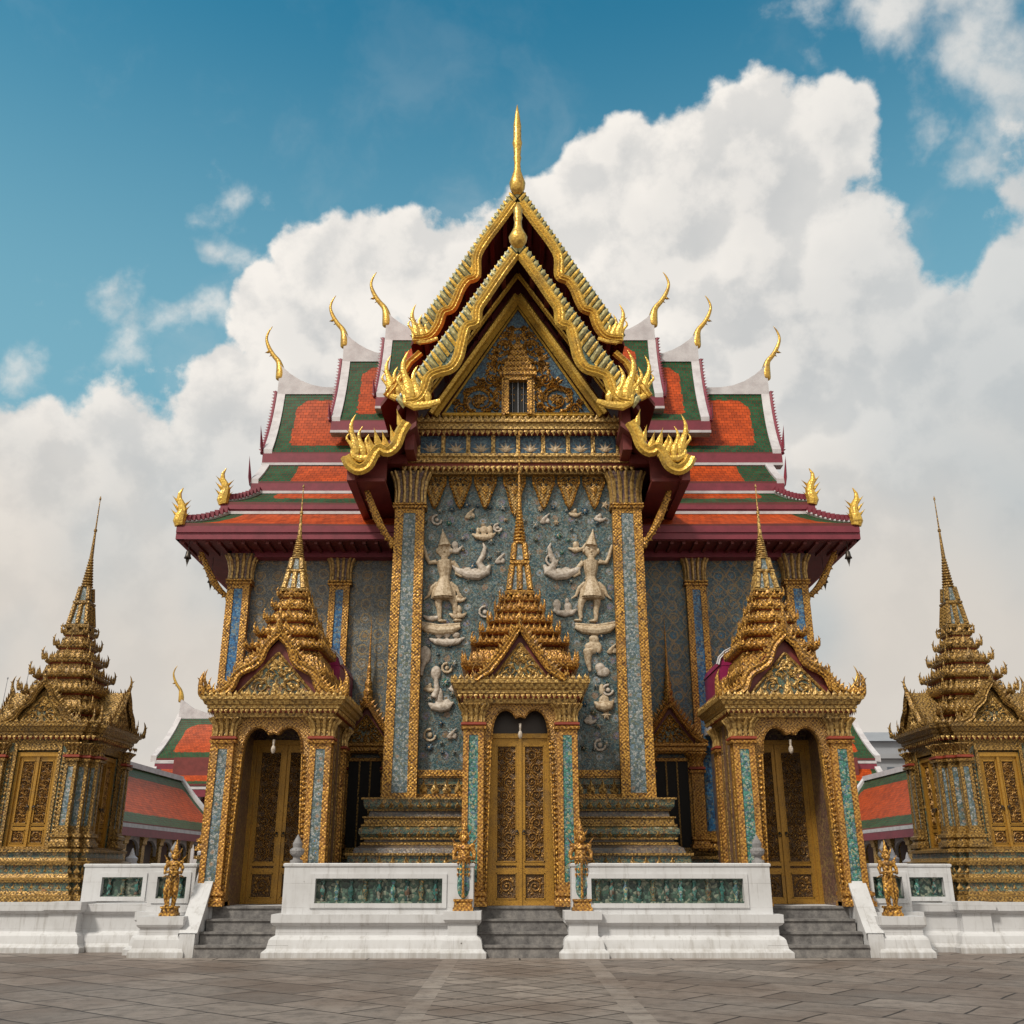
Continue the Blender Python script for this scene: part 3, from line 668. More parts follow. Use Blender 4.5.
# terrace
PZ = .9
b = MB()
b.box(-30, 30, 22.60, 36.5, 0, PZ)
b.box(-7.3, 7.6, 21.72, 22.60, 0, PZ)
struct(b.build('terrace', 'lime'))
def plinth_prof(z1, o=1.0):
    return [(0, .26*o), (.10, .26*o), (.17, .18*o), (.32, .15*o), (.36, .12*o), (.40, .05*o), (z1-.22, .05*o), (z1-.19, .11*o), (z1-.15, .14*o), (z1, .14*o)]
def low_wall(x0, x1, yf, z1, label, depth=.5):
    b = MB(); b.mould((x0+x1)/2, yf+depth/2, (x1-x0)/2, depth/2, plinth_prof(z1)); return b
# ------------------------------------------------------------------ balustrades
def panel_wall(name, x0, x1, yf, zb, zt, px0, px1, pz0, pz1, label, y1=None, plinth=True, group=None, ped=None, extra=None):
    t = thing(name, label, 'balustrade', ((x0+x1)/2, yf, 0), group)
    b = MB(); y1 = y1 or yf+.55
    if plinth: b.mould((x0+x1)/2, (yf+y1)/2, (x1-x0)/2+.02, (y1-yf)/2+.02, plinth_prof(zb))
    e = .045
    b.box(x0, x1, yf+.16, y1, zb, zt-.07)
    b.box(x0, px0, yf, yf+.16, zb, zt-.07, 0, 0); b.box(px1, x1, yf, yf+.16, zb, zt-.07)
    b.box(px0, px1, yf, yf+.16, zb, pz0); b.box(px0, px1, yf, yf+.16, pz1, zt-.07)
    # splayed inner moulding
    for (a0, a1, c0, c1) in ((px0-.09, px1+.09, pz0-.09, pz0), (px0-.09, px1+.09, pz1, pz1+.09)):
        b.box(a0, a1, yf-.025, yf+.01, c0, c1, 0, .0)
    b.box(px0-.09, px0, yf-.025, yf+.01, pz0, pz1); b.box(px1, px1+.09, yf-.025, yf+.01, pz0, pz1)
    b.mould((x0+x1)/2, (yf+y1)/2, (x1-x0)/2, (y1-yf)/2, [(zt-.07, .0), (zt-.06, .02), (zt-.02, .025), (zt, 0)])
    if extra: extra(b)
    b.build('masonry', 'lime', t)
    c = MB(); c.box(px0, px1, yf+.12, yf+.165, pz0, pz1)
    h = pz1-pz0
    c.box(px0, px1, yf+.03, yf+.12, pz0, pz0+.035); c.box(px0, px1, yf+.03, yf+.12, pz1-.035, pz1)
    c.build('ceramic_panel', 'gable_green', t)
    n = max(2, int((px1-px0)/.26)); 
    for i in range(n):
        x = px0+(px1-px0)*(i+.5)/n; q = MB()
        q.lathe(x, yf+.085, [(pz0+.03, .05), (pz0+.06, .055), (pz0+h*.25, .03), (pz0+h*.42, .06), (pz0+h*.55, .062), (pz0+h*.75, .03), (pz1-.06, .055), (pz1-.03, .05)], 8)
        q.build('baluster', ('ceramic', 'strip_green', 'ceramic', 'base')[(i*7+int(abs(x0)*3)) % 4], t, True)
    return t
BW = 21.0
def cap_l(b): b.mould(-1.13, BW+.12, .24, .28, plinth_prof(.84, .9))
def cap_r(b): b.mould(1.23, BW+.12, .24, .28, plinth_prof(.84, .9))
panel_wall('balustrade', -4.72, -.93, BW, .78, 1.73, -4.08, -1.55, .98, 1.44, 'long whitewashed balustrade with green ceramic panel, left of the central steps', extra=cap_l)
panel_wall('balustrade', 1.03, 5.0, BW, .78, 1.73, 1.42, 4.45, .98, 1.44, 'long whitewashed balustrade with green ceramic panel, right of the central steps', extra=cap_r)
def side_bal(s, xi, xo, lab):
    x0, x1 = sorted((s*xi, s*xo)); yf = 21.75
    pc = (x0+x1)/2-s*.0
    return panel_wall('balustrade', x0, x1, yf, .80, 1.73, pc-.30, pc+.30, 1.05, 1.47, lab, 22.58)
side_bal(-1, 6.72, 7.66, 'short white balustrade block with small green panel, beside the left flight of steps')
side_bal(1, 7.16, 8.05, 'short white balustrade block with small green panel, beside the right flight of steps')
panel_wall('balustrade', -9.62, -8.05, 23.2, .95, 1.73, -9.2, -8.3, 1.05, 1.45, 'small white balustrade with green panel standing next to the left spired pavilion', plinth=False)
panel_wall('balustrade', 8.45, 9.55, 23.2, .95, 1.73, 8.6, 9.35, 1.05, 1.45, 'small white balustrade with green panel standing next to the right spired pavilion', plinth=False)
# low terrace walls
for s, lab in ((-1, 'low white terrace wall running along the left below the spired pavilion'), (1, 'low white terrace wall running along the right below the spired pavilion')):
    b = MB()
    xi = 7.75 if s < 0 else 8.1
    x0, x1 = sorted((s*xi, s*9.3)); b.mould((x0+x1)/2, 22.72, (x1-x0)/2, .25, plinth_prof(.93))
    x0, x1 = sorted((s*9.33, s*16)); b.mould((x0+x1)/2, 22.52, (x1-x0)/2, .25, plinth_prof(.95))
    x0, x1 = sorted((s*9.25, s*9.75)); b.mould((x0+x1)/2, 22.42, (x1-x0)/2, .25, plinth_prof(.97))
    tag(b.build('terrace_wall', 'lime', loc=(s*11, 22.5, 0)), lab, 'wall')
# wing walls with statue pedestals
def wing(s, xi, lab, plab):
    x0, x1 = sorted((s*xi, s*(xi+.30))); b = MB()
    poly = [(22.35, 0), (22.35, 1.73), (21.95, 1.73)]
    for i in range(9):
        u = i/8; poly.append((21.95-1.05*u, 1.73-.98*(sin(u*pi/2)*.75+.25*u*u)-.32*u*u))
    poly += [(20.86, .42), (20.84, 0)]
    n = len(poly)
    v = [(x0, y, z) for y, z in poly]+[(x1, y, z) for y, z in poly]
    b.add(v, [tuple(range(n)), tuple(range(2*n-1, n-1, -1))]+[(i, i+n, (i+1) % n+n, (i+1) % n) for i in range(n)])
    # raised rim that follows the curve
    v = [(x0-.03, y, z+.02) for y, z in poly[1:-1]]+[(x1+.03, y, z+.02) for y, z in poly[1:-1]]+[(x0-.03, y+.0, z-.06) for y, z in poly[1:-1]]+[(x1+.03, y, z-.06) for y, z in poly[1:-1]]
    k = n-2; f = []
    for i in range(k-1):
        f += [(i, i+1, i+1+k, i+k), (i, 2*k+i, 2*k+i+1, i+1), (k+i, k+i+1, 3*k+i+1, 3*k+i)]
    b.add(v, f)
    tag(b.build('wing_wall', 'lime', loc=((x0+x1)/2, 21.5, 0)), lab, 'wall')
    b = MB(); c = s*(xi+.30+.42)
    b.mould(c, 21.25, .36, .27, plinth_prof(.74, .7))
    tag(b.build('pedestal', 'lime', loc=(c, 21.25, 0)), plab, 'pedestal')
    return c
cl = wing(-1, 6.34, 'white curved wing wall sweeping down beside the left steps', 'white moulded pedestal under the gilded guardian outside the left wing wall')
cr = wing(1, 6.78, 'white curved wing wall sweeping down beside the right steps', 'white moulded pedestal under the gilded guardian outside the right wing wall')
# ------------------------------------------------------------------ steps
def steps(x0, x1, lab):
    t = thing('steps', lab, 'steps', ((x0+x1)/2, 20.8, 0))
    for i in range(4):
        b = MB(); y = 20.84+.29*i; e = .015*i
        b.box(x0+e, x1-e, y, 21.9+.001*i, .225*i, .225*(i+1)-.04)
        b.box(x0+e, x1-e, y-.03, 21.9+.001*i, .225*(i+1)-.04, .225*(i+1)+(0 if i < 3 else .004))
        b.build('step', 'step', t)
    return t
steps(-.87, .97, 'grey stone steps climbing to the central gilded door')
steps(-6.33, -4.5, 'grey stone steps climbing to the left porch door')
steps(4.8, 6.77, 'grey stone steps climbing to the right porch door')
# ------------------------------------------------------------------ porches
def porch(cx, yf, hw, dep, z_ent, z_ent1, dw, dh, ow, arch, pw, gab, tl, tip, nr, label, leaning=0, group=None, side=False, strip='strip_green', spc=None):
    t = thing('entrance_porch', label, 'porch', (cx, yf, PZ), group)
    yb = yf+dep; cy = spc or (yf+yb)/2
    for k, (sx, yy) in enumerate(((-1, yf+.22), (1, yf+.22), (-1, yb-.2), (1, yb-.2))):
        b = MB(); pilaster(b, cx+sx*(hw-pw/2), yy, pw/2, .2, PZ-.0, z_ent, .55, .012, .26, leaves=4)
        b.build('pilaster', ['gold_orange', strip if k < 2 else 'leg_brick', 'red_band', 'rib', 'gold_dim'], t)
    for sx in (-1, 1):
        b = MB(); x0, x1 = sorted((cx+sx*(hw-.10), cx+sx*(hw-.26)))
        b.m = 0; b.box(x0, x1, yf+.42, yb-.4, PZ, z_ent)
        b.m = 1
        for y in (yf+.62, (yf+yb)/2, yb-.6): b.box(min(x0, x1)-.02, max(x0, x1)+.02, y-.05, y+.05, PZ, z_ent)
        b.box(x0-.04, x1+.04, yf+.42, yb-.4, PZ, PZ+.3)
        b.build('side_wall', ['leg_brick', 'gold_dim'], t)
    # arch frame
    b = MB(); zs = PZ+arch[0]; zt = PZ+arch[1]; xo = hw-pw+.03
    b.m = 0; ot = ow*.86
    for sx in (-1, 1):
        b.loft([[(cx+sx*(ow+(ot-ow)*u), y, PZ+(zs-PZ)*u) if e == 0 else (cx+sx*xo, y, PZ+(zs-PZ)*u) for e, y in ((0, yf+.14), (1, yf+.14), (1, yf+.34), (0, yf+.34))] for u in (0, 1)])
        b.m = 2; b.row((cx+sx*(ow+.03), yf+.13, PZ+.4), (cx+sx*(ot+.03), yf+.13, zs), .11, .10, .10, .035, (sx, 0, 0)); b.tube([(cx+sx*(ow+.012), yf+.13, PZ), (cx+sx*(ot+.012), yf+.13, zs)], .022, 6); b.m = 0
        x0, x1 = sorted((cx+sx*ow, cx+sx*xo)); b.box(x0-.02, x1+.02, yf+.10, yf+.36, PZ, PZ+.28); b.box(x0-.01, x1+.01, yf+.12, yf+.35, PZ+.34, PZ+.40)
    ow_ = ow; ow = ot
    cu = [(cx+x, z) for x, z in cusp(ow, zs, zt)]
    poly = [(cx-xo, zs)]+cu+[(cx+xo, zs), (cx+xo, z_ent), (cx-xo, z_ent)]
    # split in quads columns so that the concave outline is filled cleanly
    for i in range(len(cu)-1):
        (xa, za), (xb, zb) = cu[i], cu[i+1]
        if abs(xa-xb) < 1e-5: continue
        b.prism([(xa, za), (xb, zb), (xb, z_ent), (xa, z_ent)], yf+.14, yf+.34)
    for sx in (-1, 1):
        x0, x1 = sorted((cx+sx*ow, cx+sx*xo)); b.prism([(x0, zs), (x1, zs), (x1, z_ent), (x0, z_ent)], yf+.14, yf+.34)
    b.ribbon(cu, .05, yf+.13, .04)
    b.m = 1; b.tube([(cx, yf+.2, zs+(zt-zs)*.55), (cx, yf+.2, zs+(zt-zs)*.3)], [.03, .02], 6); b.ell((cx, yf+.2, zs+(zt-zs)*.18), (.05, .05, .09), 8, 6)
    b.build('arch_frame', ['gold_fine', 'pearl', 'gold'], t)
    # inner reveal and ceiling
    ow = ow_
    b = MB(); yd = yf+1.5 if side else yf+.5
    for sx in (-1, 1):
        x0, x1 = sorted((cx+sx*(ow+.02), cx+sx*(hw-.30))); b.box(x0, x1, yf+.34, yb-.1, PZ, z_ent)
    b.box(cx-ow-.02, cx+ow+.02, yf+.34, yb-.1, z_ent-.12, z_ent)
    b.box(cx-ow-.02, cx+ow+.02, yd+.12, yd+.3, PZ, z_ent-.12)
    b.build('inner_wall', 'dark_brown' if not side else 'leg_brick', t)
    door(t, cx, yd, PZ+.004, dw*2, dh)
    b = MB(); entab(b, cx, cy if 0 else (yf+yb)/2, hw+.04, dep/2+.02, z_ent, z_ent1)
    b.build('entablature', ['gold_pale', 'red_band', 'gold_pale'], t)
    # pediment
    g, rd, ty = MB(), MB(), MB()
    for q in (g, rd, ty): q.T = Matrix.Translation((cx, yf-(.12 if side else .26), 0))
    gable(g, rd, ty, gab[0], gab[1], 0, z_ent1, gab[2], gab[3], True, gab[4], dep=gab[5])
    pd = ty.build('pediment', ['base', 'gold_pale'], t)
    g.build('bargeboard', ['gold'], pd); rd.build('gable_soffit', ['maroon'], pd)
    if side:
        for sx in (-1, 1):
            b = MB(); finial(b, cx+sx*(hw+.24), yf-.18, z_ent1, .55, sx, -1, .11); b.build('corner_finial', 'gold', t)
    b = MB(); b.m = 0
    tiers(b, cx, cy, tl, sp=.13, fy=1.0 if side else .72, ah=1.0 if side else 1.35)
    b.build('tiered_roof', ['gold_orange' if not side else 'gold', 'red_band', 'gold_fine'], t)
    b = MB(); needle(b, cx, cy, tl[-1][1], tip, nr)
    b.build('spire', ['gold_pale' if side else 'gold', 'gold', 'strip'], t)
    return t
# central
ze, ze1 = 5.02-.0, 5.50
def tz(ys, Y): return [zp(y, Y) for y in ys]
z = tz([668, 656, 644, 632, 620, 608, 598], 22.5)
tl = [(ze1+.02, z[1], 1.30, 1.20), (z[1], z[2], 1.10, 1.00), (z[2], z[3], .92, .82), (z[3], z[4], .74, .64), (z[4], z[5], .57, .48), (z[5], z[6], .46, .40)]
porch(.02, 21.6, 1.24, 1.9, ze, ze1, .60, 3.42, .72, (3.35, 4.0), .46, (.84, zp(627, 21.34)-ze1, .15, .0, .30, .7), tl, zp(430, 22.5), .27,
      'central gilded entrance porch with slender ringed spire in front of the mosaic wall', spc=22.5)
# side porches
for cx_, lab in ((-5.33, 'left gilded entrance porch with pointed gable and tiered spire above its carved door'), (5.88, 'right gilded entrance porch with pointed gable and tiered spire above its carved door')):
    e0, e1 = 4.72, 5.14
    z = tz([662, 647, 632, 618, 605, 594], 22.75)
    tl = [(e1+.02, z[0], 1.02, .96), (z[0], z[1], .90, .80), (z[1], z[2], .72, .63), (z[2], z[3], .56, .49), (z[3], z[4], .43, .37), (z[4], z[5], .34, .29)]
    tp = porch(cx_, 21.6, 1.29, 2.2, e0, e1, .66, 3.4, .74, (3.05, 3.62), .48, (1.24, 1.40, .20, .07, .62, .8), tl, zp(484, 22.75), .25, lab, side=True, spc=22.75,
          strip='strip' if cx_ < 0 else 'strip_green')
    # plum vaulted link to the hall
    b = MB(); n = 10; rings = []
    for y in (23.85, 25.9):
        rings.append([(cx_+1.0*cos(pi*i/n), y, e1+1.15+(.5*sin(pi*i/n))) for i in range(n+1)])
    b.loft(rings); b.box(cx_-.98, cx_+.98, 23.86, 25.9, e1-.2, e1+1.15)
    b.m = 1; b.box(cx_-1.08, cx_+1.08, 23.85, 25.95, e1-.3, e1-.14); 
    b.m = 2; b.box(cx_-.95, cx_+.95, 23.8, 25.95, PZ, e1-.3)
    b.m = 1; b.ribbon([(cx_+1.02*cos(pi*i/n), e1+1.17+.52*sin(pi*i/n)) for i in range(n+1)], .09, 23.84, .04)
    b.build('link_vault', ['magenta', 'white_trim', 'leg_brick'], tp)
# ------------------------------------------------------------------ corner pavilions
def pavilion(cx, label, lean=0):
    cy = 25.0; t = thing('spired_pavilion', label, 'pavilion', (cx, cy, PZ))
    H = 1.28
    b = MB()
    b.m = 0; b.mould(cx, cy, 0, 0, [(PZ, 1.76), (PZ+.16, 1.76), (PZ+.18, 1.68), (PZ+.26, 1.66)], .3)
    b.m = 1; b.mould(cx, cy, 0, 0, [(PZ+.26, 1.64), (PZ+.44, 1.62)], .3)
    b.m = 0; b.mould(cx, cy, 0, 0, [(PZ+.44, 1.68), (PZ+.50, 1.70), (PZ+.54, 1.58), (PZ+.62, 1.54)], .3)
    b.m = 1; b.mould(cx, cy, 0, 0, [(PZ+.62, 1.52), (PZ+.80, 1.50)], .3)
    b.m = 0; b.mould(cx, cy, 0, 0, [(PZ+.80, 1.58), (PZ+.87, 1.60), (PZ+.90, 1.48), (PZ+.96, 1.46)], .3)
    b.m = 1; b.mould(cx, cy, 0, 0, [(PZ+.96, 1.44), (PZ+1.08, 1.43)], .3)
    b.m = 0; b.mould(cx, cy, 0, 0, [(PZ+1.08, 1.50), (PZ+1.14, 1.50), (PZ+1.17, 1.38), (PZ+1.20, 1.38)], .3)
    b.rectrow(cx, cy, 1.62, 1.62, PZ+.28, .2, .15, .16, .03); b.rectrow(cx, cy, 1.50, 1.50, PZ+.63, .17, .15, .14, .03)
    b.build('base', ['gold_dim', 'base'], t)
    zb = PZ+1.2; e0 = 4.42; e1 = 4.86
    b = MB(); b.m = 0; b.mould(cx, cy, 0, 0, [(zb, H-.22), (e0, H-.25)], .34)
    b.build('wall', ['base'], t)
    for sx in (-1, 1):
        for sy in (-1, 1):
            for ax in (0, 1, 2):
                b = MB()
                px, py = ((H-.42, H-.06), (H-.06, H-.42), (H-.22, H-.22))[ax]
                pilaster(b, cx+sx*px, cy+sy*py, .15, .15, zb, e0, .42, .01, .24, leaves=3)
                b.build('pilaster', ['gold_dim', 'strip', 'red_band', 'gold_dim'], t)
    for k in range(4):
        Mx = Matrix.Translation((cx, cy, 0)) @ Matrix.Rotation(R(90*k), 4, 'Z')
        fr = MB(); fr.T = Mx; fr.m = 0
        for sx in (-1, 1):
            x0, x1 = sorted((sx*.49, sx*.74)); fr.box(x0, x1, -H+.04, -H+.30, zb, e0)
            fr.m = 1; fr.box(min(sx*.49, sx*.56), max(sx*.49, sx*.56), -H+.01, -H+.06, zb, e0); fr.box(min(sx*.69, sx*.745), max(sx*.69, sx*.745), -H+.02, -H+.08, zb, e0)
            fr.row((sx*.60, -H+.02, zb+.1), (sx*.60, -H+.02, e0-.2), .1, .09, .09, .02, (sx, 0, 0)); fr.m = 0
        fr.m = 1; fr.box(-.49, .49, -H+.04, -H+.30, e0-.16, e0)
        fr.build('door_surround', ['base', 'gold_dim'], t)
        door(t, 0, -H+.14, zb, .86, e0-zb-.30, Mx)
        g, rd, ty = MB(), MB(), MB()
        for q in (g, rd, ty): q.T = Mx @ Matrix.Translation((0, -H-.18, 0))
        gable(g, rd, ty, .74, .95, 0, e1, .12, .03, True, .42, dep=.7)
        pd = ty.build('pediment', ['base', 'gold_pale'], t)
        g.build('bargeboard', ['gold_dim'], pd); rd.build('gable_soffit', ['gold_dim'], pd)
    b = MB(); entab(b, cx, cy, H, H, e0, e1, .12, red=.34)
    for sx in (-1, 1):
        for sy in (-1, 1): finial(b, cx+sx*(H+.14), cy+sy*(H+.14), e1, .42, sx, sy, .10)
    b.build('entablature', ['gold_dim', 'red_band', 'gold_pale'], t)
    b = MB(); y = [zp(q, 25) for q in (728, 705, 688, 672, 656, 642, 630)]
    tl = [(e1+.02, y[0]+.02, 1.18, 1.08), (y[0]+.02, y[1], 1.02, .93), (y[1], y[2], .92, .82), (y[2], y[3], .76, .64), (y[3], y[4], .58, .48), (y[4], y[5], .42, .35), (y[5], y[6], .32, .27)]
    tiers(b, cx, cy, tl, .2, .14, .34)
    b.build('tiered_roof', ['gold_dim', 'red_band', 'gold_fine'], t)
    b = MB(); needle(b, cx, cy, y[6], zp(496, 25), .25); b.build('spire', ['gold_dim', 'gold', 'strip'], t)
    return t
pavilion(-11.33, 'tall gilded pavilion with needle spire at the far left edge of the terrace')
pavilion(11.30, 'tall gilded pavilion with needle spire at the far right edge of the terrace')
# ------------------------------------------------------------------ main hall
hall = thing('temple_hall', 'large ornate temple hall with glazed red and green tiered roofs, golden gables and mosaic walls', 'temple', (0, 26, PZ))
RY = 29.0
YB = 32.0
# bodies
for s, wm in ((-1, 'wall_left'), (1, 'wall_right')):
    b = MB(); x0, x1 = sorted((s*2.9, s*7.72)); b.box(x0, x1, 26.0, YB, PZ, 9.95)
    b.build('wall', wm, hall)
b = MB(); b.box(-2.9, 2.9, 23.82, 34.2, PZ, 11.6); b.build('wall', 'wall_teal', hall)
# arm base mouldings
for s in (-1, 1):
    b = MB(); x0, x1 = sorted((s*3.0, s*7.72)); cx_ = (x0+x1)/2; hx = (x1-x0)/2
    b.m = 0; b.mould(cx_, 29, hx, 3.0, [(PZ, .42), (PZ+.25, .42), (PZ+.28, .36)])
    b.m = 1; b.mould(cx_, 29, hx, 3.0, [(PZ+.28, .34), (PZ+.52, .32)])
    b.m = 0; b.mould(cx_, 29, hx, 3.0, [(PZ+.52, .38), (PZ+.58, .38), (PZ+.62, .26), (PZ+.70, .26)])
    b.m = 1; b.mould(cx_, 29, hx, 3.0, [(PZ+.70, .24), (PZ+.95, .22)])
    b.m = 0; b.mould(cx_, 29, hx, 3.0, [(PZ+.95, .28), (PZ+1.02, .28), (PZ+1.06, .16), (PZ+1.22, .12)])
    b.build('base', ['gold_dim', 'base'], hall)
# central bay base
b = MB(); cy_ = 29
def cb(zf, y): return zf
Z = lambda py: zp(py, 23.1)
g0, g1 = 3.13, 5.5
hb_ = lambda prof: b.mould(0, 29.3, 3.10, 5.75, prof)
b.m = 0; hb_([(PZ, .74), (PZ+.62, .72), (PZ+.66, .70)])
b.m = 1; hb_([(PZ+.66, .68), (1.90, .66)])
b.m = 0; hb_([(1.90, .72), (1.95, .72)])
b.m = 2; hb_([(1.95, .58), (2.06, .54), (2.12, .42)])
b.m = 0; hb_([(2.12, .44), (2.17, .44), (2.19, .38)])
b.m = 2; hb_([(2.19, .36), (2.24, .36)])
b.m = 0; hb_([(2.24, .44), (2.28, .44)])
b.m = 1; hb_([(2.28, .42), (2.36, .48), (2.46, .48), (2.52, .40)])
b.m = 0; hb_([(2.52, .44), (2.56, .44), (2.58, .38), (2.68, .38), (2.70, .42), (2.73, .42)])
b.m = 2; hb_([(2.73, .30), (2.86, .27)])
b.m = 0; hb_([(2.86, .33), (2.89, .33)])
b.m = 1; hb_([(2.89, .36), (2.95, .40), (3.10, .42)])
b.m = 0; hb_([(3.10, .46), (3.14, .46), (3.15, .1)])
b.m = 0
y_ = 29.3-5.75
for i in range(24):
    x = -3.5+7.0*(i+.5)/24
    b.flame((x, y_-.70, PZ+.70), (1, 0, 0), (0, 0, 1), .30, .20, .05)
for i in range(30):
    x = -3.2+6.4*(i+.5)/30
    b.flame((x, y_-.46, 2.30), (1, 0, 0), (0, 0, 1), .2, .12, .04)
    b.flame((x, y_-.40, 2.92), (1, 0, 0), (0, 0, 1), .18, .13, .04)
b.build('base', ['gold_dim', 'base', 'base_dark'], hall)
# frieze panels above the base
for s in (-1, 1):
    b = MB(); x0, x1 = sorted((s*1.0, s*2.36))
    b.m = 0; b.box(x0, x1, 23.70, 23.84, 3.16, 3.26); b.box(x0, x1, 23.70, 23.84, 3.62, 3.80); b.box(x0, x1, 23.67, 23.84, 3.66, 3.71)
    b.m = 1; b.box(x0, x1, 23.76, 23.84, 3.26, 3.62)
    b.m = 2
    for i in range(5):
        x = x0+(x1-x0)*(i+.5)/5; b.flame((x, 23.74, 3.27), (1, 0, 0), (0, 0, 1), .33, .20, .05)
        b.scroll(x-.10, 3.42, 23.74, .06, 0, 1, 1.2, .02, .02, False); b.scroll(x+.10, 3.42, 23.74, .06, pi, -1, 1.2, .02, .02, False)
    b.build('frieze', ['gold', 'base', 'gold_pale'], hall)
# main pilasters
for s in (-1, 1):
    b = MB(); pilaster(b, s*2.76, 23.78, .40, .30, 3.15, 11.25, 1.0, .03, .27, base=False, leaves=5, red=False)
    b.build('pilaster', ['gold', 'strip', 'gold', 'rib', 'leg_brick'], hall)
    b = MB(); pilaster(b, s*2.76, 33.9, .40, .30, 3.15, 11.25, 1.0, .03, .27, base=False, leaves=5, red=False)
    b.build('pilaster', ['gold', 'strip', 'gold', 'rib', 'leg_brick'], hall)
    for x, st in ((4.84, 'strip_blue'), (7.55, 'strip_blue')):
        for yy in (26.0, YB):
            b = MB(); hx = .29 if x < 5 else .32
            pilaster(b, s*x, yy, hx, hx if x > 5 else .2, PZ+1.15, 9.72, .85, .02, .28, leaves=4, red=False)
            b.build('pilaster', ['gold', st, 'gold', 'rib', 'leg_brick'], hall)
# curved brackets under the eaves
def bracket(pts, r=.06):
    b = MB(); n = len(pts)-1
    b.tube(pts, [r*(1.2-.5*abs(2*i/n-1)) for i in range(n+1)], 7, .7)
    for i in range(1, n):
        p = Vector(pts[i]); d = (Vector(pts[i+1])-Vector(pts[i-1])).normalized()
        sd = Vector((0, -1, 0)).cross(d).normalized()
        if sd.z > 0: sd = -sd
        b.flame(p, d, sd, .13, .16, .03)
    b.flame(Vector(pts[-1])-Vector((0, 0, .12)), (1, 0, 0), (0, 0, -1), .2, .1, .04)
    b.ell(pts[0], (.09, .09, .16), 8, 5)
    return b
for s in (-1, 1):
    def cv(p0, p1, sag, y0, y1):
        o = []
        for i in range(9):
            u = i/8; x = p0[0]+(p1[0]-p0[0])*u; z = p0[1]+(p1[1]-p0[1])*u-sag*sin(u*pi)
            o.append((s*x, y0+(y1-y0)*u, z))
        return o
    bracket(cv((3.18, 9.35), (3.95, 11.0), .22, 23.6, 23.2), .085).build('eave_bracket', 'gold', hall)
    bracket(cv((7.85, 8.55), (8.65, 9.80), .22, 25.9, 25.6), .085).build('eave_bracket', 'gold', hall)
    bracket(cv((7.85, 8.55), (8.65, 9.80), .22, 32.1, 32.4), .085).build('eave_bracket', 'gold', hall)
# bay entablature, blue panels
b = MB()
A = lambda py: zp(py, 23.35)
b.m = 0
def bar(hx, z0, z1, y0, m=0): b.m = m; b.box(-hx, hx, y0, 23.9, z0, z1)
bar(3.0, A(470), A(466), 23.62); bar(3.05, A(466), A(461), 23.50, 1); bar(3.08, A(461), A(456), 23.42); bar(3.12, A(456), A(453), 23.36)
bar(2.75, A(453), A(432), 23.60); bar(2.85, A(432), A(429), 23.42, 1); bar(2.95, A(429), A(423), 23.34); bar(3.0, A(423), A(420), 23.26)
b.m = 0
b.row((-3.0, 23.40, A(465)), (3.0, 23.40, A(465)), .14, .20, .13, .03, (0, 0, -1))
b.row((-2.85, 23.36, A(430)), (2.85, 23.36, A(430)), .14, .17, .13, .03, (0, 0, -1))
b.row((-2.9, 23.32, A(420)), (2.9, 23.32, A(420)), .15, .18, .14, .03)
for i in range(9):
    x = -2.6+5.2*i/8; b.box(x-.05, x+.05, 23.52, 23.62, A(453), A(432)); b.flame((x, 23.52, A(453)), (1, 0, 0), (0, 0, 1), .3, .14, .03)
b.build('entablature', ['gold_pale', 'red_band'], hall)
for i in range(8):
    x = -2.6+5.2*(i+.5)/8; b = MB(); zc = (A(452)+A(433))/2
    b.m = 0; b.box(x-.27, x+.27, 23.57, 23.60, A(452.5), A(432.5))
    b.m = 1
    for k in range(5):
        a = R(20+35*k); b.flame((x, 23.57, zc-.14), (-sin(a), 0, cos(a)) if 0 else (sin(a), 0, -cos(a)), (cos(a), 0, sin(a)), .27, .10, .025)
    b.ell((x, 23.56, zc-.12), (.07, .03, .07), 8, 5)
    b.build('enamel_panel', ['panel_blue', 'pearl_gold'], hall)
# hanging leaf pendants
for px in (435.5, 460.5, 485.5, 514.5, 543.5, 568.5, 593.5):
    x, z1 = at(px, 476, 23.75); z0 = zp(509 if px != 514.5 else 516, 23.75); b = MB(); w_ = .29
    ol = [(-w_, z1-.05), (-w_*.85, z1), (w_*.85, z1), (w_, z1-.05), (w_*.98, z1-.22), (w_*.7, z1-.42), (w_*.25, z0+.12), (0, z0), (-w_*.25, z0+.12), (-w_*.7, z1-.42), (-w_*.98, z1-.22)]
    b.m = 0; b.prism([(x+a, c) for a, c in ol], 23.74, 23.80)
    b.m = 1; b.ribbon([(x+a*.93, c) for a, c in ol+[ol[0]]], .06, 23.73, .04)
    b.scroll(x-.12, z1-.18, 23.72, .10, 0, 1, 1.3, .03); b.scroll(x+.12, z1-.18, 23.72, .10, pi, -1, 1.3, .03)
    b.flame((x, 23.72, z1-.30), (1, 0, 0), (0, 0, -1), .35, .18, .04)
    b.m = 2
    for hx_, hz_, r_ in ((-.14, -.10, .05), (.14, -.10, .05), (0, -.12, .045), (-.07, -.25, .035), (.07, -.25, .035), (0, -.40, .025)): b.ell((x+hx_, 23.735, z1+hz_), (r_, .012, r_*1.3), 8, 4)  # dark ellipses painted on as the shade of pierced holes
    b.build('hanging_leaf', ['gold_dim', 'gold', 'dark'], hall)
b = MB(); b.box(-2.4, 2.4, 23.66, 23.86, zp(475.5, 23.75), zp(471, 23.75)); b.build('cornice_rail', 'gold', hall)
